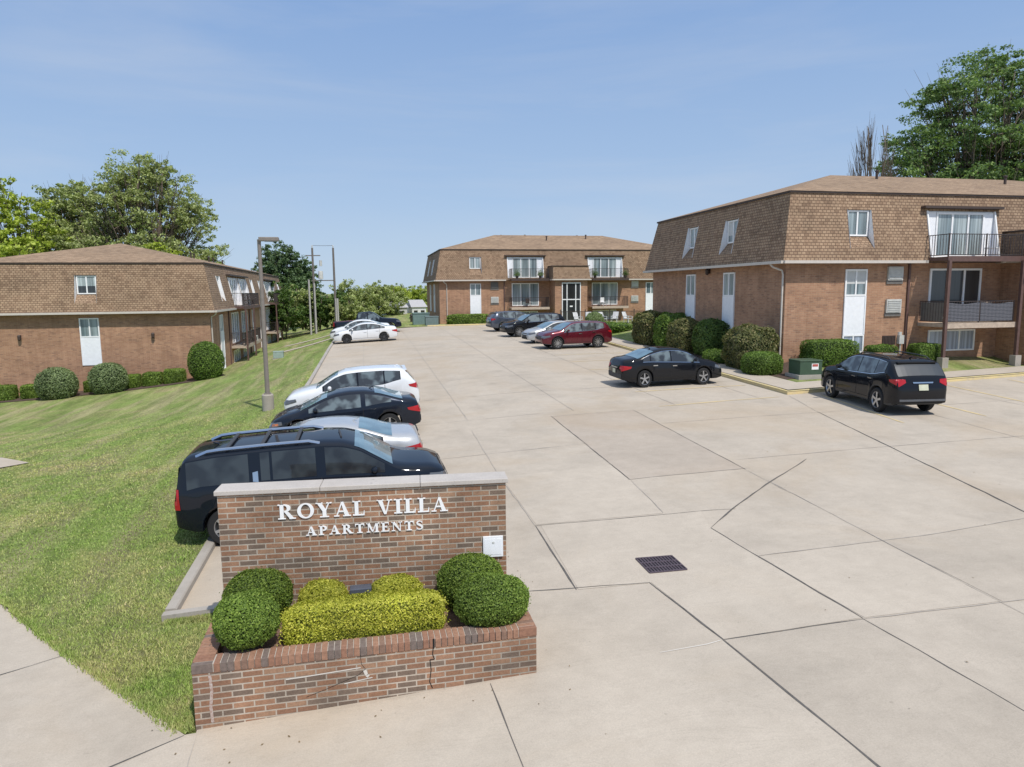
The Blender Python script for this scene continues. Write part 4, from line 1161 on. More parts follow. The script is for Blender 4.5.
# big black SUV behind the sign, nose to the right
suv, h = car('parked_suv', 'big black SUV with silver roof rails parked right behind the brick sign', 'fullsize', P_armada, at_ter(-.90, 13.55), 0.0, scale=.915, zs=.95, glass='car_glass_dark', rails=(.45, 2.75, .042, 'chrome', (1.0, 1.65, 2.3)), spokes=6, cat='suv', tail='tail_red')
h['side_grid']('door_handle', [(1.47, 1.30, 1.48), (1.57, 1.28, 1.50)], M['chrome'], off=.02)
q = MB(); q.tube([(h['X'](3.16), -.3, h['ztop'](3.16) + .01), (h['X'](3.10), .3, h['ztop'](3.1) + .02)], .02, 6); q.build('roof_visor', M['plastic'], suv)
car('parked_sedan', 'silver sedan half hidden between the big black SUV and the dark coupe', 'sedan', P_silver, at_ter(-.98, 16.45), PI - .02, chrome_trim=True, scale=.96, spec_over=dict(wb=2.8), spokes=10)
car('parked_coupe', 'black two-door coupe with five-spoke alloys between the silver sedan and white crossover', 'coupe', P_navy, at_ter(-.60, 21.1), PI + .01, scale=.95, zs=1.04, spokes=5, chrome_trim=False)
car('parked_crossover', 'white compact crossover parked beside the black coupe, nose to the left kerb', 'crossover', P_white, at_ter(-.42, 24.0), PI, scale=.94, zs=1.04, clad=.0, chrome_trim=False)
car('parked_sedan', 'nearer of the two white sedans parked far down the left kerb', 'sedan', P_white, at_ter(.12, 53.2), PI, scale=1.0, spokes=8, rim='plastic')
car('parked_sedan', 'white sedan mostly hidden behind the other white sedan at the far left kerb', 'sedan', P_white, at_ter(-.25, 56.2), PI, scale=1.0, zs=1.08)
car('parked_pickup', 'dark pickup truck with open bed parked beyond the white sedans', 'pickup', P_navy, at_ter(.35, 62.8), .0, scale=1.0, cat='pickup truck')
car('parked_crossover', 'maroon crossover with silver wheels parked at the far right of the lot', 'crossover', P_maroon, at_ter(12.65, 41.3), PI + .10, clad=.36, scale=.98, chrome_trim=True)
car('parked_sedan', 'silver sedan mostly hidden behind the maroon crossover', 'sedan', P_silver, at_ter(12.7, 45.2), PI + .12, scale=1.0)
car('parked_crossover', 'black crossover with chrome window line parked behind the silver sedan', 'crossover', P_black, at_ter(12.45, 51.0), PI + .15, scale=1.03, clad=.36, chrome_trim=True)
car('parked_crossover', 'blue-grey hatchback crossover with its tail to the left, farthest car before the entrance', 'crossover', P_grey, at_ter(12.4, 57.2), .12, scale=1.0, clad=.36)
car('parked_sedan', 'black sedan parked on its own, nose to the yellow kerb by the hedges', 'sedan', P_black, at_ter(11.85, 26.05), .02, scale=.93, zs=1.12, spokes=5, chrome_trim=True)
eq, h = car('parked_crossover', 'black crossover seen from its rear corner, parked by the green utility box', 'crossover', P_black, at_ter(16.75, 20.05), PI / 2 - .12, scale=.97, zs=1.08, spokes=5, chrome_trim=True, spec_over=dict(L=4.64, wb=2.80), clad=.36, rails=(.7, 2.5, .018, 'plastic'), sunroof=True)
# ------------------------------------------------------------------ brick sign and planter
GLY = {
 'I': (.44, [('r', .12, 0, .32, 1), ('r', 0, 0, .44, .07), ('r', 0, .93, .44, 1)]),
 'L': (.64, [('r', .1, 0, .3, 1), ('r', 0, .93, .42, 1), ('r', 0, 0, .62, .08), ('p', (.54, .06), (.62, .06), (.62, .32), (.59, .32))]),
 'V': (.82, [('p', (.05, 1), (.29, 1), (.50, 0), (.38, 0)), ('p', (.64, 1), (.71, 1), (.50, 0), (.43, 0)), ('r', 0, .94, .36, 1), ('r', .54, .94, .82, 1)]),
 'A': (.90, [('p', (.10, 0), (.17, 0), (.47, 1), (.40, 1)), ('p', (.38, 1), (.50, 1), (.82, 0), (.58, 0)), ('r', .22, .30, .62, .38), ('r', 0, 0, .28, .06), ('r', .48, 0, .90, .06)]),
 'Y': (.84, [('p', (.05, 1), (.29, 1), (.54, .44), (.34, .42)), ('p', (.66, 1), (.73, 1), (.53, .42), (.46, .44)), ('r', .34, 0, .54, .47), ('r', .2, 0, .68, .06), ('r', 0, .94, .36, 1), ('r', .56, .94, .84, 1)]),
 'R': (.90, [('r', .1, 0, .3, 1), ('r', .0, .93, .34, 1), ('b', .32, .735, .34, .265, .15, .19, -90, 90), ('p', (.34, .48), (.52, .5), (.84, 0), (.62, 0)), ('r', 0, 0, .40, .06), ('r', .58, 0, .92, .06)]),
 'P': (.70, [('r', .1, 0, .3, 1), ('r', .0, .93, .34, 1), ('b', .32, .72, .36, .28, .17, .20, -90, 90), ('r', 0, 0, .42, .06)]),
 'O': (.88, [('b', .44, .5, .44, .52, .25, .44, 0, 360)]),
 'T': (.80, [('r', .30, 0, .50, 1), ('r', .02, .92, .78, 1), ('p', (.02, .94), (.10, .94), (.05, .70), (.02, .70)), ('p', (.70, .94), (.78, .94), (.78, .70), (.75, .70)), ('r', .17, 0, .63, .06)]),
 'M': (1.06, [('r', .12, 0, .19, 1), ('r', .76, 0, .96, 1), ('p', (.05, 1), (.27, 1), (.56, .06), (.46, .06)), ('p', (.76, 1), (.84, 1), (.56, .06), (.49, .06)), ('r', 0, 0, .31, .06), ('r', .66, 0, 1.06, .06), ('r', 0, .94, .2, 1), ('r', .8, .94, 1.06, 1)]),
 'E': (.72, [('r', .1, 0, .3, 1), ('r', 0, .93, .64, 1), ('r', 0, 0, .68, .07), ('r', .28, .47, .50, .54), ('r', .47, .38, .51, .63), ('p', (.58, .95), (.64, .95), (.64, .72), (.61, .72)), ('p', (.60, .05), (.68, .05), (.70, .30), (.66, .30))]),
 'N': (.92, [('r', .12, 0, .19, 1), ('r', .70, 0, .77, 1), ('p', (.05, 1), (.27, 1), (.77, 0), (.66, 0)), ('r', 0, 0, .31, .06), ('r', .58, .94, .90, 1), ('r', 0, .94, .2, 1)]),
 'S': (.66, [('s', [(.54, .78), (.46, .92), (.33, .965), (.19, .92), (.12, .78), (.18, .64), (.33, .53), (.48, .42), (.55, .26), (.49, .10), (.34, .035), (.19, .07), (.09, .22)], [.05, .06, .07, .11, .15, .18, .20, .18, .15, .11, .07, .06, .05]), ('p', (.51, .98), (.56, .98), (.57, .70), (.54, .70)), ('p', (.07, .30), (.10, .30), (.12, .02), (.07, .02))]),
}
def letter(ch, x, y, z, sx, sy, parent, dep=.016):
    """raised letter standing proud of the brick, face towards -y"""
    q = MB(); k = 0
    def add(poly):
        nonlocal k
        k += 1; yf = y - dep - k * .0004
        P = [(x + a * sx, z + b * sy) for a, b in poly]
        q.face([(a, yf, b) for a, b in P])
        for i in range(len(P)):
            a, b = P[i], P[(i + 1) % len(P)]
            q.face([(a[0], yf, a[1]), (a[0], y - .001, a[1]), (b[0], y - .001, b[1]), (b[0], yf, b[1])])
    for e in GLY[ch][1]:
        if e[0] == 'r': add([(e[1], e[2]), (e[3], e[2]), (e[3], e[4]), (e[1], e[4])])
        elif e[0] == 'p': add(list(e[1:]))
        elif e[0] == 'b':
            _, cx_, cz_, ro, rz_, ri, rzi, a0, a1 = e; n = 28
            k += 1; yf = y - dep - k * .0004
            for i in range(n):
                t0 = math.radians(a0 + (a1 - a0) * i / n); t1 = math.radians(a0 + (a1 - a0) * (i + 1) / n)
                pt = lambda r_, s_, t: (x + (cx_ + r_ * math.cos(t)) * sx, z + (cz_ + s_ * math.sin(t)) * sy)
                A, B, C_, D = pt(ro, rz_, t0), pt(ro, rz_, t1), pt(ri, rzi, t1), pt(ri, rzi, t0)
                q.face([(p[0], yf, p[1]) for p in (A, B, C_, D)])
                q.face([(A[0], yf, A[1]), (B[0], yf, B[1]), (B[0], y - .001, B[1]), (A[0], y - .001, A[1])])
                q.face([(D[0], yf, D[1]), (C_[0], yf, C_[1]), (C_[0], y - .001, C_[1]), (D[0], y - .001, D[1])])
        else:
            P, Wd = e[1], e[2]; k += 1; yf = y - dep - k * .0004; L_ = []
            for i, p in enumerate(P):
                a = P[max(0, i - 1)]; b = P[min(len(P) - 1, i + 1)]; dx, dz = b[0] - a[0], b[1] - a[1]; l = math.hypot(dx, dz)
                nx, nz = -dz / l * Wd[i] / 2, dx / l * Wd[i] / 2
                L_.append(((x + (p[0] + nx) * sx, z + (p[1] + nz) * sy), (x + (p[0] - nx) * sx, z + (p[1] - nz) * sy)))
            for a, b in zip(L_[:-1], L_[1:]):
                q.face([(v[0], yf, v[1]) for v in (a[0], b[0], b[1], a[1])])
                for s_ in (0, 1): q.face([(a[s_][0], yf, a[s_][1]), (b[s_][0], yf, b[s_][1]), (b[s_][0], y - .001, b[s_][1]), (a[s_][0], y - .001, a[s_][1])])
    return q.build('letter', M['white'], parent)
def text(s, x0, x1, y, z, h, parent, gap=.10, space=.55, tilt=0):
    tot = sum(GLY[c][0] + gap if c != ' ' else space for c in s) - gap
    sx = (x1 - x0) / tot; x = x0
    for c in s:
        if c == ' ': x += space * sx; continue
        letter(c, x, y, z, sx, h, parent); x += (GLY[c][0] + gap) * sx

SA = -.075
sign = empty('entrance_sign', (-1.81 + 1.81 * math.cos(SA) + 8.7 * math.sin(SA), 8.7 - 8.7 * math.cos(SA) + 1.81 * math.sin(SA), 0), SA, 'brick entrance sign wall with stone cap and raised white letters ROYAL VILLA APARTMENTS', 'sign')
WY = 8.70
mb = MB(); mb.box(-1.81, 1.70, WY, WY + .30, -.3, 1.985); mb.build('brick_wall', M['sign_brick'], sign)
for a, b in ((-1.84, -.60), (-.596, .62), (.624, 1.73)):
    mb = MB(); mb.box(a, b, WY - .03, WY + .33, 1.987, 2.045); mb.build('capstone', M['capstone'], sign, bevel=.008)
text('ROYAL VILLA', -1.11, .96, WY, 1.655, .185, sign)
text('APARTMENTS', -.79, .65, WY, 1.43, .115, sign, gap=.16)
mb = MB(); mb.box(1.40, 1.655, WY - .03, WY - .001, 1.02, 1.29); mb.box(1.42, 1.635, WY - .033, WY - .031, 1.05, 1.26)
pl = mb.build('cover_plate', M['panel'], sign, bevel=.02)
mb = MB(); mb.box(1.515, 1.545, WY - .038, WY - .0335, 1.20, 1.225); mb.build('latch', M['ac_grey'], pl)

planter = empty('brick_planter', (0, 0, 0), 0, 'low cracked red brick planter holding clipped shrubs in front of the sign', 'planter')
PX0, PX1, PY0, PT = -1.87, 1.795, 7.27, .60
mb = MB()
for b in ((PX0, PX1, PY0, PY0 + .2), (PX0, PX0 + .2, PY0 + .202, WY - .002), (PX1 - .2, PX1, PY0 + .202, WY - .27)):
    mb.box(b[0], b[1], b[2], b[3], -.5, PT - .105)
mb.build('brick_wall', M['sign_brick'], planter)
# rowlock coping laid brick by brick
R = random.Random(3)
tones = [plain('coping_%s' % n, c, .9, var=.22, scale=25) for n, c in (('red', (.27, .14, .09)), ('orange', (.31, .17, .11)), ('dark', (.17, .13, .11)), ('brown', (.23, .14, .10)))]
mort = plain('coping_mortar', (.46, .41, .355), .95)
mb = MB(); W_ = .0677
x = PX0 + .21
mb.box(PX0 + .012, PX1 - .012, PY0 + .012, PY0 + .204, PT - .1045, PT - .006, 4)
while x < PX1 - .21:
    m = R.choice((0, 0, 1, 1, 2, 3)); j = R.uniform(-.002, .002)
    mb.box(x + .004, x + W_ - .004, PY0 - .006 + j, PY0 + .21 + j, PT - .103, PT + R.uniform(-.003, .003), m); x += W_
for sx in (PX0, PX1 - .2):
    mb.box(sx + .004, sx + .204 - .008, PY0 + .208, WY - (.004 if sx < 0 else .275), PT - .1045, PT - .006, 4)
    y = PY0
    while y < WY - W_ - (.27 if sx > 0 else 0):
        m = R.choice((0, 1, 1, 2, 3))
        mb.box(sx - (.006 if sx < 0 else 0), sx + .2 + (.006 if sx > 0 else 0), y + .004, y + W_ - .004, PT - .103, PT + R.uniform(-.003, .003), m); y += W_
mb.build('coping', tones + [mort], planter, bevel=.004)
mb = MB(); mb.box(PX0 + .2, PX1 - .2, PY0 + .2, WY - .001, .2, .52); mb.build('planting_soil', M['soil'], planter)
def crack(pts, w, mat, y=PY0 - .003):
    mb = MB()
    for a, b in zip(pts[:-1], pts[1:]):
        dx, dz = b[0] - a[0], b[1] - a[1]; l = math.hypot(dx, dz); nx, nz = -dz / l * w / 2, dx / l * w / 2
        mb.face([(a[0] + nx, y, a[1] + nz), (b[0] + nx, y, b[1] + nz), (b[0] - nx, y, b[1] - nz), (a[0] - nx, y, a[1] - nz)])
    mb.build('crack', mat, planter)
crack([(.62, .50), (.61, .42), (.63, .36), (.58, .36), (.59, .24), (.57, .10), (.60, .02)], .010, M['under'])
crack([(-.17, .52), (-.16, .40), (-.12, .34), (-.20, .28), (-.55, .16), (-.75, .10)], .004, M['under'])
crack([(-.95, .33), (-.75, .335)], .014, M['crack_light'], PY0 - .004); crack([(-.75, .335), (-.17, .365)], .012, M['crack_light'], PY0 - .004); crack([(-.35, .20), (-.05, .235)], .012, M['crack_light'], PY0 - .004)
crack([(-.13, .33), (-.11, .27), (-.09, .25)], .035, M['crack_light'], PY0 - .005)
crack([(-1.70, .48), (-1.69, .3), (-1.71, .12), (-1.70, -.05)], .03, paint_mat('pale_stain', (.55, .50, .46), (.30, .16, .11), .35, .65, 30), PY0 - .0045)
mb = MB(); mb.box(.615, .635, PY0 - .009, PY0 + .02, PT - .104, PT + .002); mb.build('coping_gap', M['under'], planter)

# clipped shrubs in the planter
GB = 'clipped round boxwood balls in the planter'; GY = 'golden clipped shrubs in the planter'
shrub('boxwood_shrub', 'round dark green ball shrub at the front left corner of the planter', 'shrub', (-1.37, 7.63, .60), (.35, .32, .30), M['leaf_box'], 16000, .014, group=GB, e=2.1, flatbot=.86, lump=.035)
shrub('boxwood_shrub', 'dark green mound shrub behind the front left ball, against the sign', 'shrub', (-1.34, 8.30, .54), (.395, .30, .325), M['leaf_box_dark'], 15000, .014, group=GB, e=2.1, flatbot=.86, lump=.035)
shrub('boxwood_shrub', 'dark green mound shrub against the sign under the white plate', 'shrub', (1.17, 8.13, .53), (.42, .29, .345), M['leaf_box_dark'], 16000, .014, group=GB, e=2.1, flatbot=.86, lump=.035)
shrub('boxwood_shrub', 'biggest round green ball shrub at the front right corner of the planter', 'shrub', (1.35, 7.65, .51), (.45, .34, .31), M['leaf_box'], 19000, .014, group=GB, e=2.1, flatbot=.86, lump=.035)
shrub('golden_hedge', 'long clipped golden yellow hedge along the front of the planter', 'hedge', (-.10, 7.73, .515), (.88, .19, .235), M['leaf_yellow'], 34000, .014, boxy=True, group=GY, lump=.03)
shrub('golden_shrub', 'small golden yellow mound left of the dark floodlight', 'shrub', (-.60, 8.33, .52), (.29, .20, .235), M['leaf_yellow'], 13000, .014, group=GY, e=2.2)
shrub('golden_shrub', 'small golden yellow mound right of the dark floodlight', 'shrub', (.26, 8.25, .52), (.33, .20, .24), M['leaf_yellow'], 15000, .014, group=GY, e=2.2)
fl = empty('floodlight', (-.155, 8.28, .52), 0, 'flat dark grey floodlight between the two small golden shrubs', 'floodlight')
mb = MB(); mb.box(-.13, .13, -.07, .07, .24, .33); mb.build('housing', plain('slate_metal', (.075, .085, .11), .5), fl, bevel=.01)
mb = MB(); mb.box(-.02, .02, -.02, .02, .0, .24); mb.build('bracket', M['rail'], fl)

# ------------------------------------------------------------------ other street furniture
# lamp post
lp = empty('street_lamp', (-3.57, 26.7, .12), 0, 'tall grey street lamp with box head and concrete footing on the grass', 'street lamp')
grey = plain('lamp_grey', (.22, .19, .165), .5, var=.1)
mb = MB(); mb.tube([(0, 0, .55), (0, 0, 3), (0, 0, 6.2)], [.085, .075, .065], 12); mb.build('pole', grey, lp, smooth=True)
mb = MB(); mb.lathe([(0, -.3), (.21, -.3), (.21, .56), (.18, .60), (0, .60)], 20); mb.build('footing', M['kerb_concrete'], lp, smooth=True, bevel=0)
mb = MB(); mb.box(-.12, .12, -.12, .12, .602, .64); mb.build('base_plate', grey, lp)
mb = MB(); mb.box(.0, .68, -.15, .15, 6.14, 6.28); mb.bar((.0, 0, 6.15), (.15, 0, 6.2), .08, .08); hd = mb.build('lamp_head', grey, lp, bevel=.02)
mb = MB(); mb.box(.18, .62, -.12, .12, 6.125, 6.139); mb.build('lens', M['lamp_clear'], hd)
# storm drain
dr = empty('storm_drain', (0, 0, 0), 0, 'rectangular dark iron storm drain grate set in the concrete', 'drain')
c4 = [(4.05, 9.85), (4.62, 9.77), (4.62, 9.24), (4.05, 9.30)]
mb = MB(); mb.face([(x, y, ter(x, y) + .009) for x, y in c4]); mb.build('pit', plain('iron_dark', (.035, .028, .034), .8, var=.4, scale=30), dr)
mb = MB()
def lerp2(u, v):
    a = [c4[3][i] + (c4[2][i] - c4[3][i]) * u for i in (0, 1)]; b = [c4[0][i] + (c4[1][i] - c4[0][i]) * u for i in (0, 1)]
    return (a[0] + (b[0] - a[0]) * v, a[1] + (b[1] - a[1]) * v)
def gb(u0, v0, u1, v1, w):
    a = lerp2(u0, v0); b = lerp2(u1, v1); mb.bar((*a, ter(*a) + .014), (*b, ter(*b) + .014), w, .012)
for i in range(13): gb(i / 12, 0, i / 12, 1, .020)
for v in (0, .33, .66, 1): gb(0, v, 1, v, .03)
mb.build('grate', plain('iron_grate', (.085, .062, .075), .7, var=.4, scale=25), dr)
# green transformer box on a pad
tb = empty('utility_box', (17.62, 25.2, .76), -.05, 'dark green metal utility transformer box on a concrete pad beside the hedges', 'utility box')
green = plain('utility_green', (.045, .085, .05), .5, var=.12)
mb = MB(); mb.box(-.58, .58, -.52, .52, -.4, .17); mb.build('pad', M['kerb_concrete'], tb)
mb = MB(); mb.prism([(-.48, -.42), (.48, -.42), (.48, .42), (-.48, .42)], .172, .70); mb.build('cabinet', green, tb, bevel=.02)
mb = MB(); mb.box(-.50, .50, -.44, .44, .703, .76); mb.build('lid', green, tb, bevel=.02)
mb = MB(); mb.box(.02, .32, -.432, -.422, .38, .62); st = mb.build('warning_label', M['white'], tb)
mb = MB(); mb.box(.05, .29, -.437, -.4325, .50, .60); mb.build('label_band', plain('label_red', (.45, .10, .08), .6), st)
for (x, y, s, col, lb, z) in ((-6.0, 51.5, .62, (.30, .38, .34), 'pale green utility box beside the left building balconies', z_left(-6.0, 51.5)), (6.55, 69.0, 1.15, (.14, .19, .19), 'grey-green utility box left of the far building, nearer the corner', ter(7, 66)), (5.7, 71.5, 1.5, (.15, .22, .21), 'wider grey-green utility box behind the left corner of the far building', ter(6, 66))):
    u = empty('utility_box', (x, y, z), 0, lb, 'utility box')
    g_ = plain('box_green', col, .6)
    mb = MB(); mb.box(-.55 * s, .55 * s, -.45 * s, .45 * s, .02, .75 * s); mb.build('cabinet', g_, u, bevel=.03)
    mb = MB(); mb.box(-.58 * s, .58 * s, -.48 * s, .48 * s, .753 * s, .82 * s); mb.build('lid', g_, u, bevel=.02)
    mb = MB(); mb.box(-.62 * s, .62 * s, -.52 * s, .52 * s, -.3, .018); mb.build('pad', M['kerb_concrete'], u)
# utility poles
wood_d = plain('pole_wood_dark', (.17, .15, .135), .9, var=.2); wood_l = plain('pole_pale', (.42, .40, .38), .8, var=.1)
for i, (x, xl, lb) in enumerate(((-5.03, -5.5, 'left utility pole of the pair, with transformer, beyond the lot'), (-2.9, -2.65, 'right utility pole of the pair beyond the lot'))):
    u = empty('utility_pole', (x, 77, .2), 0, lb, 'utility pole', 'utility poles beyond the lot')
    mb = MB(); mb.tube([(0, 0, -.5), (0, 0, 8.9)], [.14, .10], 8); mb.build('pole', wood_d, u, smooth=True)
    mb = MB(); mb.tube([(xl - x, -.3, -3.5), (xl - x, -.3, 5.6 if i == 0 else 3.6)], [.11, .09], 8); mb.tube([(.06, -.22, -1.5), (.06, -.22, 5.2 if i == 0 else 3.6)], [.10, .09], 8); mb.build('riser_pipe', wood_l, u, smooth=True)
    if i == 0:
        mb = MB(); mb.bar((-.2, 0, 5.5), (2.15, 0, 5.5), .09, .1); mb.bar((-.7, 0, 8.1), (.8, 0, 8.1), .1, .1); mb.build('crossarm', wood_d, u)
        mb = MB(); mb.lathe([(0, .9), (.22, .88), (.24, .8), (.24, .05), (0, 0)], 12, c=(.75, 0, 5.6)); mb.lathe([(0, .6), (.14, .6), (.14, 0), (0, 0)], 10, c=(.8, 0, 7.0)); mb.build('transformer', M['ac_grey'], u, smooth=True)
    mb = MB(); mb.lathe([(0, .3), (.06, .25), (.06, 0), (0, 0)], 8, c=(0, 0, 8.9)); mb.build('insulator', M['ac_grey'], u)
# pool fence before the far building
fz = ter(20, 66)
fn = empty('pool_fence', (0, 0, 0), 0, 'thin black metal fence enclosing the pool area before the far building', 'fence')
mb = MB(); mb2 = MB(); a, b = (17.9, 62.4), (26.8, 60.6)
fz = z_right(22, 61)
for i in range(81):
    t = i / 80; x, y = a[0] + (b[0] - a[0]) * t, a[1] + (b[1] - a[1]) * t
    mb.bar((x, y, fz), (x, y, fz + 1.25), .022, .022)
for h_ in (.12, 1.2): mb.bar((*a, fz + h_), (*b, fz + h_), .04, .04)
mb.build('pickets', M['rail'], fn)
for i in range(5):
    t = i / 4; x, y = a[0] + (b[0] - a[0]) * t, a[1] + (b[1] - a[1]) * t
    mb2 = MB(); mb2.bar((x, y, fz - .2), (x, y, fz + 1.4), .07, .07); mb2.build('post', M['rail'], fn)
cl = plain('white_resin', (.70, .70, .70), .6)
def lounger():
    r_ = empty('pool_chair', (0, 0, 0), 0, 'white resin pool chair behind the black fence', 'chair', 'white pool chairs behind the fence')
    q = MB(); q.box(-.3, .3, -.3, .35, .38, .43); q.build('seat', cl, r_)
    q = MB(); q.bar((0, .35, .43), (0, .6, 1.05), .56, .04, up=(0, 0, 1)); q.build('backrest', cl, r_)
    for sx in (-.27, .27):
        for sy in (-.25, .3):
            q = MB(); q.bar((sx, sy, 0), (sx, sy, .38), .05, .05); q.build('leg', cl, r_)
        q = MB(); q.bar((sx, -.28, .62), (sx, .42, .64), .06, .04); q.bar((sx, -.25, .4), (sx, -.25, .62), .05, .05); q.build('armrest', cl, r_)
    return r_
lg = lounger(); lg.location = (20.2, 64.2, fz); lg.rotation_euler = (0, 0, .4)
for x, y, a_ in ((21.3, 64.5, -.3), (22.6, 64.0, .2), (23.9, 64.4, -.6), (25.0, 63.6, .5)):
    c = copy_tree(lg); c.location = (x, y, fz); c.rotation_euler = (0, 0, a_)
# small dark hydrant-like post by the far lawn
hy = empty('hydrant', (5.2, 78, ter(5, 66)), 0, 'small dark fire hydrant on the grass beyond the lot', 'hydrant')
mb = MB(); mb.lathe([(0, 1.0), (.12, .95), (.2, .78), (.2, .7), (.15, .68), (.15, .12), (.22, .1), (.22, 0), (0, 0)], 14); mb.build('barrel', M['rail'], hy, smooth=True)
mb = MB(); mb.tube([(-.28, 0, .55), (.28, 0, .55)], .08, 8); mb.build('outlet', M['rail'], hy, smooth=True)
# things on the balconies
def patio_chair(loc, rz, label, mat):
    r_ = empty('patio_chair', loc, rz, label, 'chair')
    q = MB(); q.box(-.24, .24, -.24, .24, .40, .44); q.build('seat', mat, r_)
    q = MB(); q.box(-.24, .24, .22, .26, .44, .92); q.build('backrest', mat, r_)
    for sx in (-.22, .22):
        for sy in (-.22, .24):
            q = MB(); q.bar((sx, sy, 0), (sx, sy, .40), .03, .03); q.build('leg', mat, r_)
    return r_
patio_chair((18.34 + 9.95, 27.9 - .75, E0 + .185), .5, 'white patio chair on the upper balcony of the right building', M['white'])
patio_chair((18.34 + 10.2, 27.9 - .6, E0 - 2.775), -.4, 'pale patio chair on the lower balcony behind the grey banner', M['tan_panel'])
patio_chair((7.5 + 9.0, 70 - .7, E0 - 2.82), .3, 'dark chair on the lower left balcony of the far building', M['rail'])
patio_chair((7.5 + 17.0, 70 - .7, E0 - 2.82), .3, 'white chair on the lower right balcony of the far building', M['white'])
for i, (y, z_) in enumerate(((56.2, EL - 2.775), (58.6, EL - 2.775), (60.5, EL - 2.775), (57.5, EL + .155), (59.8, EL + .155), (77.0, EL - 2.775), (79.5, EL - 2.775))):
    o = patio_chair((-8.85, y, z_), 1.57, ['dark', 'dark', 'grey', 'navy', 'dark', 'dark', 'dark'][i] + ' patio chair on the left building balcony, ' + ['nearest on the lower deck', 'second on the lower deck', 'third on the lower deck', 'nearest on the upper deck', 'second on the upper deck', 'nearest on the far lower deck', 'second on the far lower deck'][i], [M['rail'], M['rail'], M['ac_grey'], P_grey, M['rail'], M['rail'], M['rail']][i])
for (x, y, z, lb) in ((15.2, 68.85, E0 + .08, 'flower pot at the left end of the far building upper balcony'), (17.6, 68.85, E0 + .08, 'flower pot at the right end of the far building upper left balcony'), (23.4, 68.85, E0 + .08, 'leafy potted plant at the left of the far building upper right balcony'), (26.7, 68.85, E0 + .08, 'tall potted plant at the right end of the far building upper right balcony')):
    r_ = empty('potted_plant', (x, y, z), 0, lb, 'plant')
    q = MB(); q.lathe([(0, 0), (.12, 0), (.17, .28), (0, .28)], 12); q.build('pot', M['rail'], r_, smooth=True)
    P = RNG.normal(0, .17, (400, 3)); P[:, 2] = np.abs(P[:, 2]) * 1.6 + .28
    leaves_mesh('foliage', P, P, .05, M['leaf_green'], r_)

# wires between the poles and towards the far building
for pts, lb in (([(-5.75, 88, 9.7), (0, 88, 9.2), (-3.3, 88, 9.7)], None),):
    pass
wr = MB()
def wire(a, b, sag):
    P = [Vector(a).lerp(Vector(b), i / 14) - Vector((0, 0, sag * 4 * (i / 14) * (1 - i / 14))) for i in range(15)]
    wr.tube(P, .018, 4)
wire((-5.03, 77, 9.35), (-2.9, 77, 9.35), .03)
tag(wr.build('overhead_wire', M['rail']), 'thin dark wire strung between the two utility poles', 'wire')
# dry leaves blown on to the paving
P = []
for _ in range(170):
    if rnd.random() < .5: x, y = rnd.uniform(-2.6, 2.4), rnd.gauss(7.1, .5) if rnd.random() < .4 else rnd.uniform(9.2, 12)
    else: x, y = rnd.uniform(-2.5, 15), rnd.uniform(4, 22)
    if -1.9 < x < 1.9 and 7.2 < y < 9.1: continue
    P.append((x, y, ter(x, y) + .012))
P = np.array(P)
tag(leaves_mesh('leaf_litter', P, np.tile([0, 0, 1], (len(P), 1)), .016, plain('dry_leaf', (.20, .14, .07), .9, var=.4), jit=.15), 'tiny dry leaves scattered over the concrete', 'leaf litter', kind='stuff')
# ------------------------------------------------------------------ hedges and shrubs by the buildings
GR = 'hedges by the right building'
def onR(x, y): return z_right(x, y) - .03
shrub('tall_shrub', 'tall mottled green shrub farthest along the shaded side of the right building', 'shrub', (17.45, 40.6, onR(17.45, 40.6)), (.95, 1.3, 1.13), M['leaf_olive'], 9000, .07, e=3.2, group=GR, lump=.07)
shrub('tall_shrub', 'bright green upright shrub, second from the far end of the shaded wall', 'shrub', (17.55, 37.9, onR(17.6, 37.9)), (.9, 1.15, 1.12), M['leaf_hedge'], 9000, .07, e=3.0, group=GR, lump=.08)
shrub('tall_shrub', 'olive green shrub in the middle of the row on the shaded wall', 'shrub', (17.3, 35.4, onR(17.3, 35.4)), (.9, 1.0, 1.05), M['leaf_olive'], 9000, .06, e=3.0, group=GR, lump=.08)
shrub('tall_shrub', 'dark green tall shrub under the nearer window strip of the shaded wall', 'shrub', (17.75, 33.3, onR(17.7, 33.3)), (.85, 1.0, 1.05), M['leaf_green'], 9000, .06, e=2.8, group=GR, lump=.06)
shrub('low_hedge', 'small low sloping hedge tuft on the sidewalk edge beside the tall dark shrub', 'hedge', (16.85, 31.0, onR(17.0, 31.0)), (.62, .85, .36), M['leaf_hedge'], 5000, .04, e=2.6, group=GR)
shrub('tall_shrub', 'reddish olive leafy shrub between the window strip and the downspout', 'shrub', (17.15, 28.6, onR(17.2, 28.6)), (1.0, 1.15, 1.08), M['leaf_olive'], 13000, .055, e=3.2, group=GR, lump=.09)
shrub('clipped_hedge', 'rounded clipped hedge left of the green utility box', 'hedge', (16.6, 26.75, onR(16.9, 26.5)), (.80, .75, .55), M['leaf_hedge'], 11000, .035, e=3.0, group=GR, lump=.02)
shrub('clipped_hedge', 'long clipped hedge right of the green utility box under the window strip', 'hedge', (19.95, 26.9, onR(19.9, 26.9)), (1.16, .62, .60), M['leaf_hedge'], 14000, .035, boxy=True, group=GR, lump=.03)
shrub('clipped_hedge', 'small clipped hedge behind the black crossover, below the air conditioners', 'hedge', (22.75, 27.1, onR(22.6, 27.1)), (.60, .45, .44), M['leaf_hedge'], 7000, .035, boxy=True, group=GR, lump=.05)
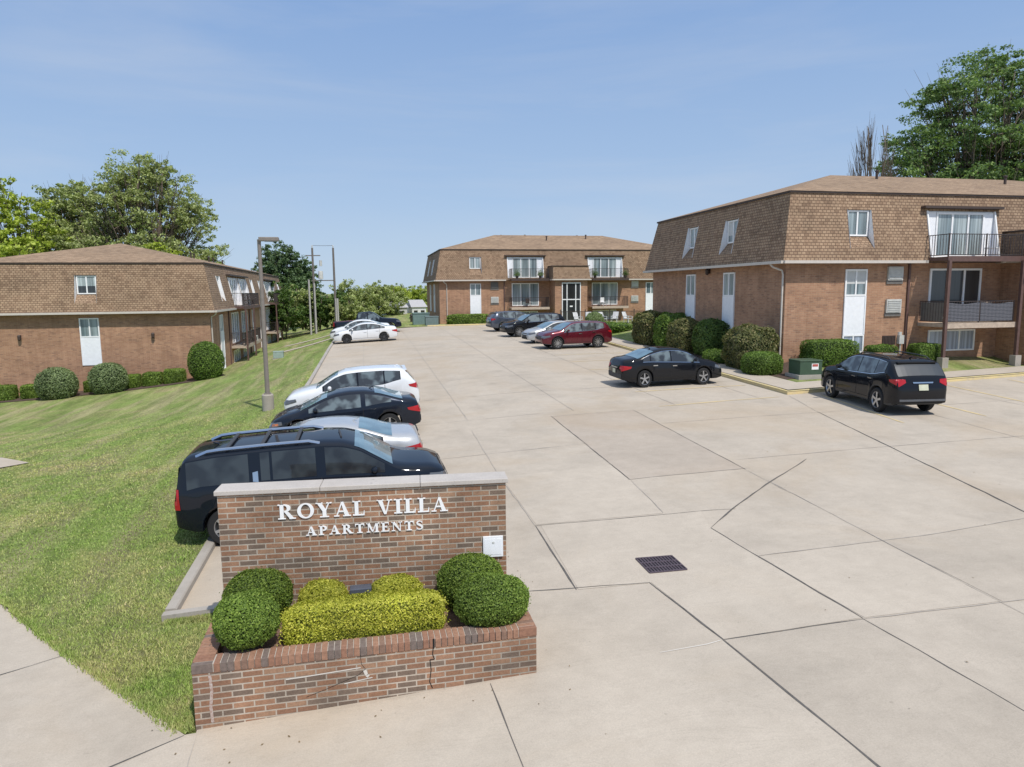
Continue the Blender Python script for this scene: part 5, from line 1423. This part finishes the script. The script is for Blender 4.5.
shrub('clipped_hedge', 'clipped hedge beside the balcony post of the right building', 'hedge', (25.0, 27.05, onR(24.7, 27.0)), (.62, .5, .50), M['leaf_hedge'], 8000, .035, boxy=True, group=GR, lump=.04)
shrub('box_hedge', 'low dark clipped hedge along the left wall of the far building', 'hedge', (10.3, 68.9, ter(10, 66) + .05), (2.1, .5, .55), M['leaf_box'], 7000, .08, boxy=True, group=GR + ' and far building')
shrub('tall_shrub', 'pale feathery shrub before the pool fence', 'shrub', (20.7, 60.9, z_right(20.7, 60.9)), (.8, .7, .65), M['leaf_sage'], 4000, .08, e=2.2)
shrub('box_hedge', 'low green hedge on the grass by the far right kerb', 'hedge', (18.2, 50.5, z_right(18.2, 50.5)), (1.2, 2.6, .36), M['leaf_hedge'], 6000, .07, boxy=True)
GLp = 'shrubs along the end wall of the left building'
def onL(x, y): return z_left(x, y) - .03
for (x, y, r, m, lb, nm, by) in (
    (-17.95, 45.6, (1.12, 1.0, 1.04), 'leaf_sage', 'round grey-green ball shrub left of the white window strip', 'ball_shrub', False),
    (-15.25, 45.9, (1.10, 1.0, 1.02), 'leaf_sage', 'round grey-green ball shrub right of the white window strip', 'ball_shrub', False),
    (-9.75, 46.4, (1.05, 1.0, 1.32), 'leaf_hedge', 'tall dome-shaped bright green shrub at the corner of the left building', 'dome_shrub', False),
    (-21.35, 46.8, (.68, .5, .50), 'leaf_box', 'dark clipped hedge block at the left edge of the picture', 'hedge_block', True),
    (-19.75, 46.8, (.54, .5, .46), 'leaf_box', 'dark clipped hedge block just left of the left ball shrub', 'hedge_block', True),
    (-14.2, 47.0, (.40, .5, .46), 'leaf_box', 'dark clipped hedge block nearest the right ball shrub', 'hedge_block', True),
    (-13.05, 47.0, (.52, .5, .46), 'leaf_box', 'dark clipped hedge block in the middle of the three', 'hedge_block', True),
    (-11.75, 46.9, (.58, .5, .48), 'leaf_box', 'dark clipped hedge block next to the dome-shaped shrub', 'hedge_block', True),
    (-16.6, 47.2, (.4, .4, .4), 'leaf_box', 'small dark hedge block between the two ball shrubs', 'hedge_block', True)):
    shrub(nm, lb, 'hedge' if by else 'shrub', (x, y, onL(x, y)), r, M[m], 9000, .05, e=2.15, boxy=by, group=GLp, lump=.03, flatbot=.78)

# ------------------------------------------------------------------ trees
tree('broadleaf_tree', 'large airy round-crowned tree rising behind the left building', 'tree', (-25.6, 92, -2.5), 24.6, (10.2, 7), M['leaf_tree'], 70000, .15, .16, .5, 'trees behind the left building', 250, 4, .6, 4, cs=(.05, .10), hollow=.45)
tree('broadleaf_tree', 'yellow-green tree at the left edge behind the left building', 'tree', (-38.5, 88, -2), 20.5, (7.0, 5), M['leaf_lime'], 42000, .17, .10, .4, 'trees behind the left building', 120, 9, .6, 2, cs=(.08, .13))
tree('broadleaf_tree', 'darker green tree between the yellow-green tree and the large airy tree', 'tree', (-34.5, 97, -2), 21.5, (6.5, 5), M['leaf_tree'], 40000, .17, .12, .4, 'trees behind the left building', 110, 12, .6, 2, cs=(.08, .13))
tree('broadleaf_tree', 'low bright yellow-green tree above the left end of the mansard roof', 'tree', (-32.5, 74, -2), 12.2, (4.6, 4), M['leaf_lime'], 10000, .22, .12, .3, 'trees behind the left building', 40, 21, .6, 2)
tree('broadleaf_tree', 'low lime-green tree peeking over the middle of the left roof', 'tree', (-22.5, 84, -2), 12.5, (6, 3), M['leaf_lime'], 7000, .22, .12, .3, 'trees behind the left building', 30, 22, .5, 2)
tree('young_tree', 'thin sparse young tree behind the right end of the left roof', 'tree', (-16.5, 86, -1), 10.3, (3.2, 2.5), M['leaf_tree'], 1400, .18, .3, .12, 'trees behind the left building', 22, 25, .6, 2, cs=(.06, .10))
tree('locust_tree', 'big dark green locust tree with layered branches behind the right building', 'tree', (65.5, 64, 0), 30, (13.0, 9), M['leaf_locust'], 130000, .15, .10, .6, 'trees behind the right building', 260, 33, .42, 4, cs=(.065, .12), hollow=.1)
tree('locust_tree', 'locust tree rising tallest at the right edge of the picture', 'tree', (72, 60, 0), 34, (8, 6), M['leaf_locust'], 50000, .15, .12, .5, 'trees behind the right building', 90, 35, .38, 2, cs=(.08, .13))
tree('broadleaf_tree', 'small round tree peeking above the right roof beside the bare tree', 'tree', (54.5, 62, 0), 17.2, (2.8, 3), M['leaf_locust'], 8000, .2, .2, .2, 'trees behind the right building', 25, 36, .6, 1)
tree('bare_tree', 'bare leafless tree above the right roof', 'tree', (51.6, 64, 0), 24.0, (3.6, 2.5), M['bark'], 0, .2, .3, .17, 'trees behind the right building', 90, 44, .6, 4, bare=True)
GT = 'trees beyond the lot'
tree('evergreen_tree', 'dark dense tree standing tallest behind the utility poles', 'tree', (-11.3, 104, -.5), 12.8, (3.6, 3), M['leaf_dark'], 22000, .17, .1, .3, GT, 80, 51, .7, 1, hollow=.1, cs=(.12, .2))
tree('evergreen_tree', 'dark tree just right of the tallest dark tree, behind the left pole', 'tree', (-8.4, 106, -.5), 9.8, (2.8, 3), M['leaf_dark'], 18000, .17, .1, .3, GT, 70, 52, .7, 1, hollow=.1, cs=(.12, .2))
R2 = random.Random(5)
kinds = ['leafy green thicket tree', 'dark green thicket tree', 'yellow-green thicket tree', 'olive thicket tree']
mats = ['leaf_green', 'leaf_tree', 'leaf_lime', 'leaf_tree']
spots = [(-10.0, 80, 5.6, 0), (-8.2, 78, 4.6, 0), (-6.6, 82, 5.4, 1), (-5.0, 81, 4.3, 0), (-3.4, 82, 4.4, 0), (-2.0, 80, 3.8, 1), (-11.5, 84, 5.6, 0), (-8.5, 88, 5.3, 0), (-2.2, 92, 5.6, 1), (-.2, 96, 5.2, 3), (1.7, 99, 5.4, 1), (3.8, 103, 5.2, 3), (5.6, 118, 5.6, 2), (8.2, 122, 5.2, 2), (-.5, 86, 3.4, 3), (10.5, 128, 5.2, 3), (12.8, 118, 5.2, 2), (7.0, 135, 6.2, 1)]
pos = ['left end of the thicket', 'second from the left of the thicket', 'below the left utility pole', 'between the two utility poles', 'below the right utility pole', 'just right of the right pole, low', 'behind the left building corner', 'behind the left pole', 'right of the right pole, behind', 'middle of the tree line', 'right of the middle of the tree line', 'before the distant houses', 'beside the pale distant house', 'right of the pale distant house', 'low one behind the white sedans', 'near the far building corner', 'touching the far building corner', 'farthest behind the houses']
for (x, y, h_, k), pz in zip(spots, pos):
    tree('thicket_tree', kinds[k] + ', ' + pz, 'tree', (x, y, .3), h_, (h_ * .42, h_ * .4), M[mats[k]], 7000, .13, .05, .12, GT, 22, int(100 + x * 7 + y), .75, 2, hollow=.1, cs=(.16, .24))
# distant wooded horizon, one mass nobody could count
P = []
for i in range(26000):
    x = R2.uniform(-420, 520); y = 330 + R2.uniform(0, 60)
    hh = 3.4 + 1.6 * math.sin(x * .03) + 1.1 * math.sin(x * .11 + 1)
    P.append((x, y, R2.uniform(0, 1) ** .8 * hh - .5))
P = np.array(P)
tag(leaves_mesh('far_woods', P, np.tile([0, -1, .4], (len(P), 1)), 1.9, M['leaf_green'], jit=.6), 'distant band of green woodland on the horizon', 'woods', kind='stuff')
# two distant houses
for (x, y, w, lb, c) in ((4.3, 108, 3.6, 'pale distant house with grey roof beyond the trees', (.50, .50, .50)), (8.0, 110, 2.2, 'small white distant house next to the far building', (.7, .7, .7))):
    hs = empty('house', (x, y, .6), .2, lb, 'house')
    wm = plain('house_wall', c, .8); rm = plain('house_roof', (.42, .41, .41), .8)
    q = MB(); q.box(-w / 2, w / 2, -2, 2, -1, 1.5); q.build('wall', wm, hs)
    q = MB(); a, b, z0, z1 = w / 2 + .2, 2.2, 1.5, 2.6
    q.face([(-a, -b, z0), (a, -b, z0), (a * .9, 0, z1), (-a * .9, 0, z1)]); q.face([(-a, b, z0), (a, b, z0), (a * .9, 0, z1), (-a * .9, 0, z1)]); q.face([(-a, -b, z0), (-a, b, z0), (-a * .9, 0, z1)]); q.face([(a, -b, z0), (a, b, z0), (a * .9, 0, z1)])
    q.build('roof', rm, hs)
    for k in (-1, 1):
        q = MB(); q.box(k * w * .25 - .3, k * w * .25 + .3, -2.03, -2.0, .1, 1.0); q.build('window', M['pane_dark'], hs)

# ------------------------------------------------------------------ grass blades near the camera
def blades(n):
    pts = []
    poly_ok = lambda x, y: (x < kerb_x(y) - .02 if y > 9.95 else x < -1.9) and not in_side(x, y)
    while len(pts) < n:
        u = R2.random(); y = 7.3 + 30 * u ** 2.3; x = -1.9 - R2.random() * (4 + (y - 7) * .62)
        if poly_ok(x, y): pts.append((x, y, z_left(x, y)))
    return np.array(pts)
SIDE = [(-1.97, 7.22), (-3.9, 9.39), (-5.53, 11.37), (-9, 15.5), (-30, 15.5)]
def in_side(x, y):
    if x > SIDE[0][0]: return y < 7.25
    for a, b in zip(SIDE[:-1], SIDE[1:]):
        if b[0] <= x <= a[0]: return y < a[1] + (b[1] - a[1]) * (a[0] - x) / (a[0] - b[0]) + .0
    return True
EDGE = [(-2.05, 7.3), (-3.9, 9.42), (-5.53, 11.42), (-9, 15.55)]
def edge_blades(n):
    E = [EDGE, [(-2.83, 10.0), (-2.83, 17), (-2.56, 33)], [(-1.93, 7.3), (-1.93, 9.8)], [(-2.8, 9.9), (-1.95, 9.9)]]
    out = []
    for _ in range(n):
        e = R2.choice(E); k = R2.randrange(len(e) - 1); t = R2.random(); a, b = e[k], e[k + 1]
        x = a[0] + (b[0] - a[0]) * t + R2.gauss(0, .018) - .02; y = a[1] + (b[1] - a[1]) * t + R2.gauss(0, .035)
        out.append((x, y, max(z_left(x, y), ter(x, y)) + .005))
    return np.array(out)
NE = 16000
B = np.concatenate([blades(150000), edge_blades(NE)]); n = len(B)
ang = RNG.uniform(0, 6.28, n); hgt = RNG.uniform(.015, .042, n) * np.clip(1.15 - .03 * (B[:, 1] - 7), .25, 2); wd = .006 + .0009 * (B[:, 1] - 7)
hgt[-NE:] *= 1.35
V = np.zeros((n, 3, 3)); dx, dy = np.cos(ang) * wd, np.sin(ang) * wd
V[:, 0] = B; V[:, 0, 0] -= dx; V[:, 0, 1] -= dy; V[:, 1] = B; V[:, 1, 0] += dx; V[:, 1, 1] += dy
V[:, 2] = B; V[:, 2, 2] += hgt; V[:, 2, 0] += RNG.normal(0, .02, n); V[:, 2, 1] += RNG.normal(0, .02, n); V[:, :2, 2] -= .01
me = bpy.data.meshes.new('grass_blades'); me.vertices.add(3 * n); me.vertices.foreach_set('co', V.ravel())
me.loops.add(3 * n); me.loops.foreach_set('vertex_index', np.arange(3 * n, dtype=np.int32))
me.polygons.add(n); me.polygons.foreach_set('loop_start', np.arange(0, 3 * n, 3, dtype=np.int32)); me.polygons.foreach_set('loop_total', np.full(n, 3, dtype=np.int32))
m, nt, b = new_mat('grass_blade'); gi = nt.nodes.new('ShaderNodeNewGeometry')
c = ramp(nt, gi.outputs['Random Per Island'], [(0, (.26, .32, .09)), (.55, (.36, .44, .13)), (.85, (.45, .48, .19)), (1, (.56, .50, .28))])
c = mix(nt, ramp(nt, noise(nt, .9, 6, .7, coord(nt, 'World'), 1.2), [(.50, (0,) * 3), (.66, (.75,) * 3)]), c, (.50, .42, .25))
g2 = ramp(nt, noise(nt, .45, 6, .62, coord(nt, 'World'), .5), [(.32, (1.25, 1.05, 1.15)), (.44, (1.05, 1.0, .95)), (.56, (.74, .90, .62)), (.72, (.95, 1.0, .85))])
c = mix(nt, 1.0, c, g2, 'MULTIPLY')
nt.links.new(c, b.inputs['Base Color']); b.inputs['Roughness'].default_value = .7; b.inputs['Specular IOR Level'].default_value = .2
me.materials.append(m); me.update(calc_edges=True)
go = bpy.data.objects.new('grass_blades', me); COL.objects.link(go); tag(go, 'short green grass blades on the near lawn', 'grass', kind='stuff')

# ------------------------------------------------------------------ sky, sun, camera
w = bpy.data.worlds.new('World'); S.world = w; w.use_nodes = True; nt = w.node_tree
bg = nt.nodes['Background']
sky = nt.nodes.new('ShaderNodeTexSky'); sky.sky_type = 'NISHITA'; sky.sun_disc = False
EL_, AZ = math.radians(56), math.radians(160)
sky.sun_elevation = EL_; sky.sun_rotation = AZ; sky.altitude = 300; sky.air_density = 1.0; sky.dust_density = .9; sky.ozone_density = 1.6
tc = nt.nodes.new('ShaderNodeTexCoord')
def mp(scale, rot=(0, 0, 0)):
    m_ = nt.nodes.new('ShaderNodeMapping'); m_.inputs['Scale'].default_value = scale; m_.inputs['Rotation'].default_value = rot
    nt.links.new(tc.outputs['Generated'], m_.inputs[0]); return m_.outputs[0]
f1 = ramp(nt, noise(nt, 1.6, 7, .58, mp((1, 1, 7), (0.10, .02, 0)), .5), [(.46, (0,) * 3), (.72, (1,) * 3)])
f2 = ramp(nt, noise(nt, .9, 3, .5, mp((1.2, 1.2, 2.0))), [(.42, (0,) * 3), (.62, (1,) * 3)])
mm = nt.nodes.new('ShaderNodeMath'); mm.operation = 'MULTIPLY'; nt.links.new(f1, mm.inputs[0]); nt.links.new(f2, mm.inputs[1])
m2 = nt.nodes.new('ShaderNodeMath'); m2.operation = 'MULTIPLY'; nt.links.new(mm.outputs[0], m2.inputs[0]); m2.inputs[1].default_value = .22
sep = nt.nodes.new('ShaderNodeSeparateXYZ'); nt.links.new(tc.outputs['Generated'], sep.inputs[0])
grad = ramp(nt, sep.outputs[2], [(0, (5.4, 7.0, 9.0)), (.12, (4.2, 6.0, 8.8)), (.35, (2.8, 4.55, 8.0)), (.62, (2.8, 4.4, 7.6)), (.9, (6.5, 7.6, 9.6))])  # zenith stop, out of view, brightened as added fill for the shadows
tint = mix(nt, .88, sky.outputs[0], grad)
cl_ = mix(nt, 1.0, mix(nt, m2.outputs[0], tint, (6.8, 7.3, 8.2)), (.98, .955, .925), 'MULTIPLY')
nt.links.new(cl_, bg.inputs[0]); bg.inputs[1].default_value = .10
sl = bpy.data.lights.new('sun', 'SUN'); sl.energy = 3.75; sl.angle = math.radians(.6); sl.color = (1, .955, .89)
so = bpy.data.objects.new('sun', sl); COL.objects.link(so)
d = Vector((math.sin(AZ) * math.cos(EL_), math.cos(AZ) * math.cos(EL_), math.sin(EL_)))
so.rotation_euler = d.to_track_quat('Z', 'Y').to_euler(); so.location = (0, -20, 60)

yaw, pit, rol, fpx = 0.20861182, 0.13224353, -0.00952208, 695.0
fw = Vector((math.sin(yaw) * math.cos(pit), math.cos(yaw) * math.cos(pit), -math.sin(pit)))
rt = Vector((math.cos(yaw), -math.sin(yaw), 0)); u_ = rt.cross(fw)
r2 = rt * math.cos(rol) + u_ * math.sin(rol); u2 = -rt * math.sin(rol) + u_ * math.cos(rol)
cd = bpy.data.cameras.new('camera'); cam = bpy.data.objects.new('camera', cd); COL.objects.link(cam)
cd.sensor_width = 36; cd.lens = fpx / 1024 * 36; cd.clip_end = 6000; cd.clip_start = .1
mt = Matrix((r2, u2, -fw)).transposed().to_4x4(); mt.translation = (0, 0, 4.4)
cam.matrix_world = mt; S.camera = cam
S.view_settings.view_transform = 'Standard'; S.view_settings.look = 'None'; S.view_settings.exposure = 0
S.cycles.max_bounces = 6; S.cycles.transparent_max_bounces = 4
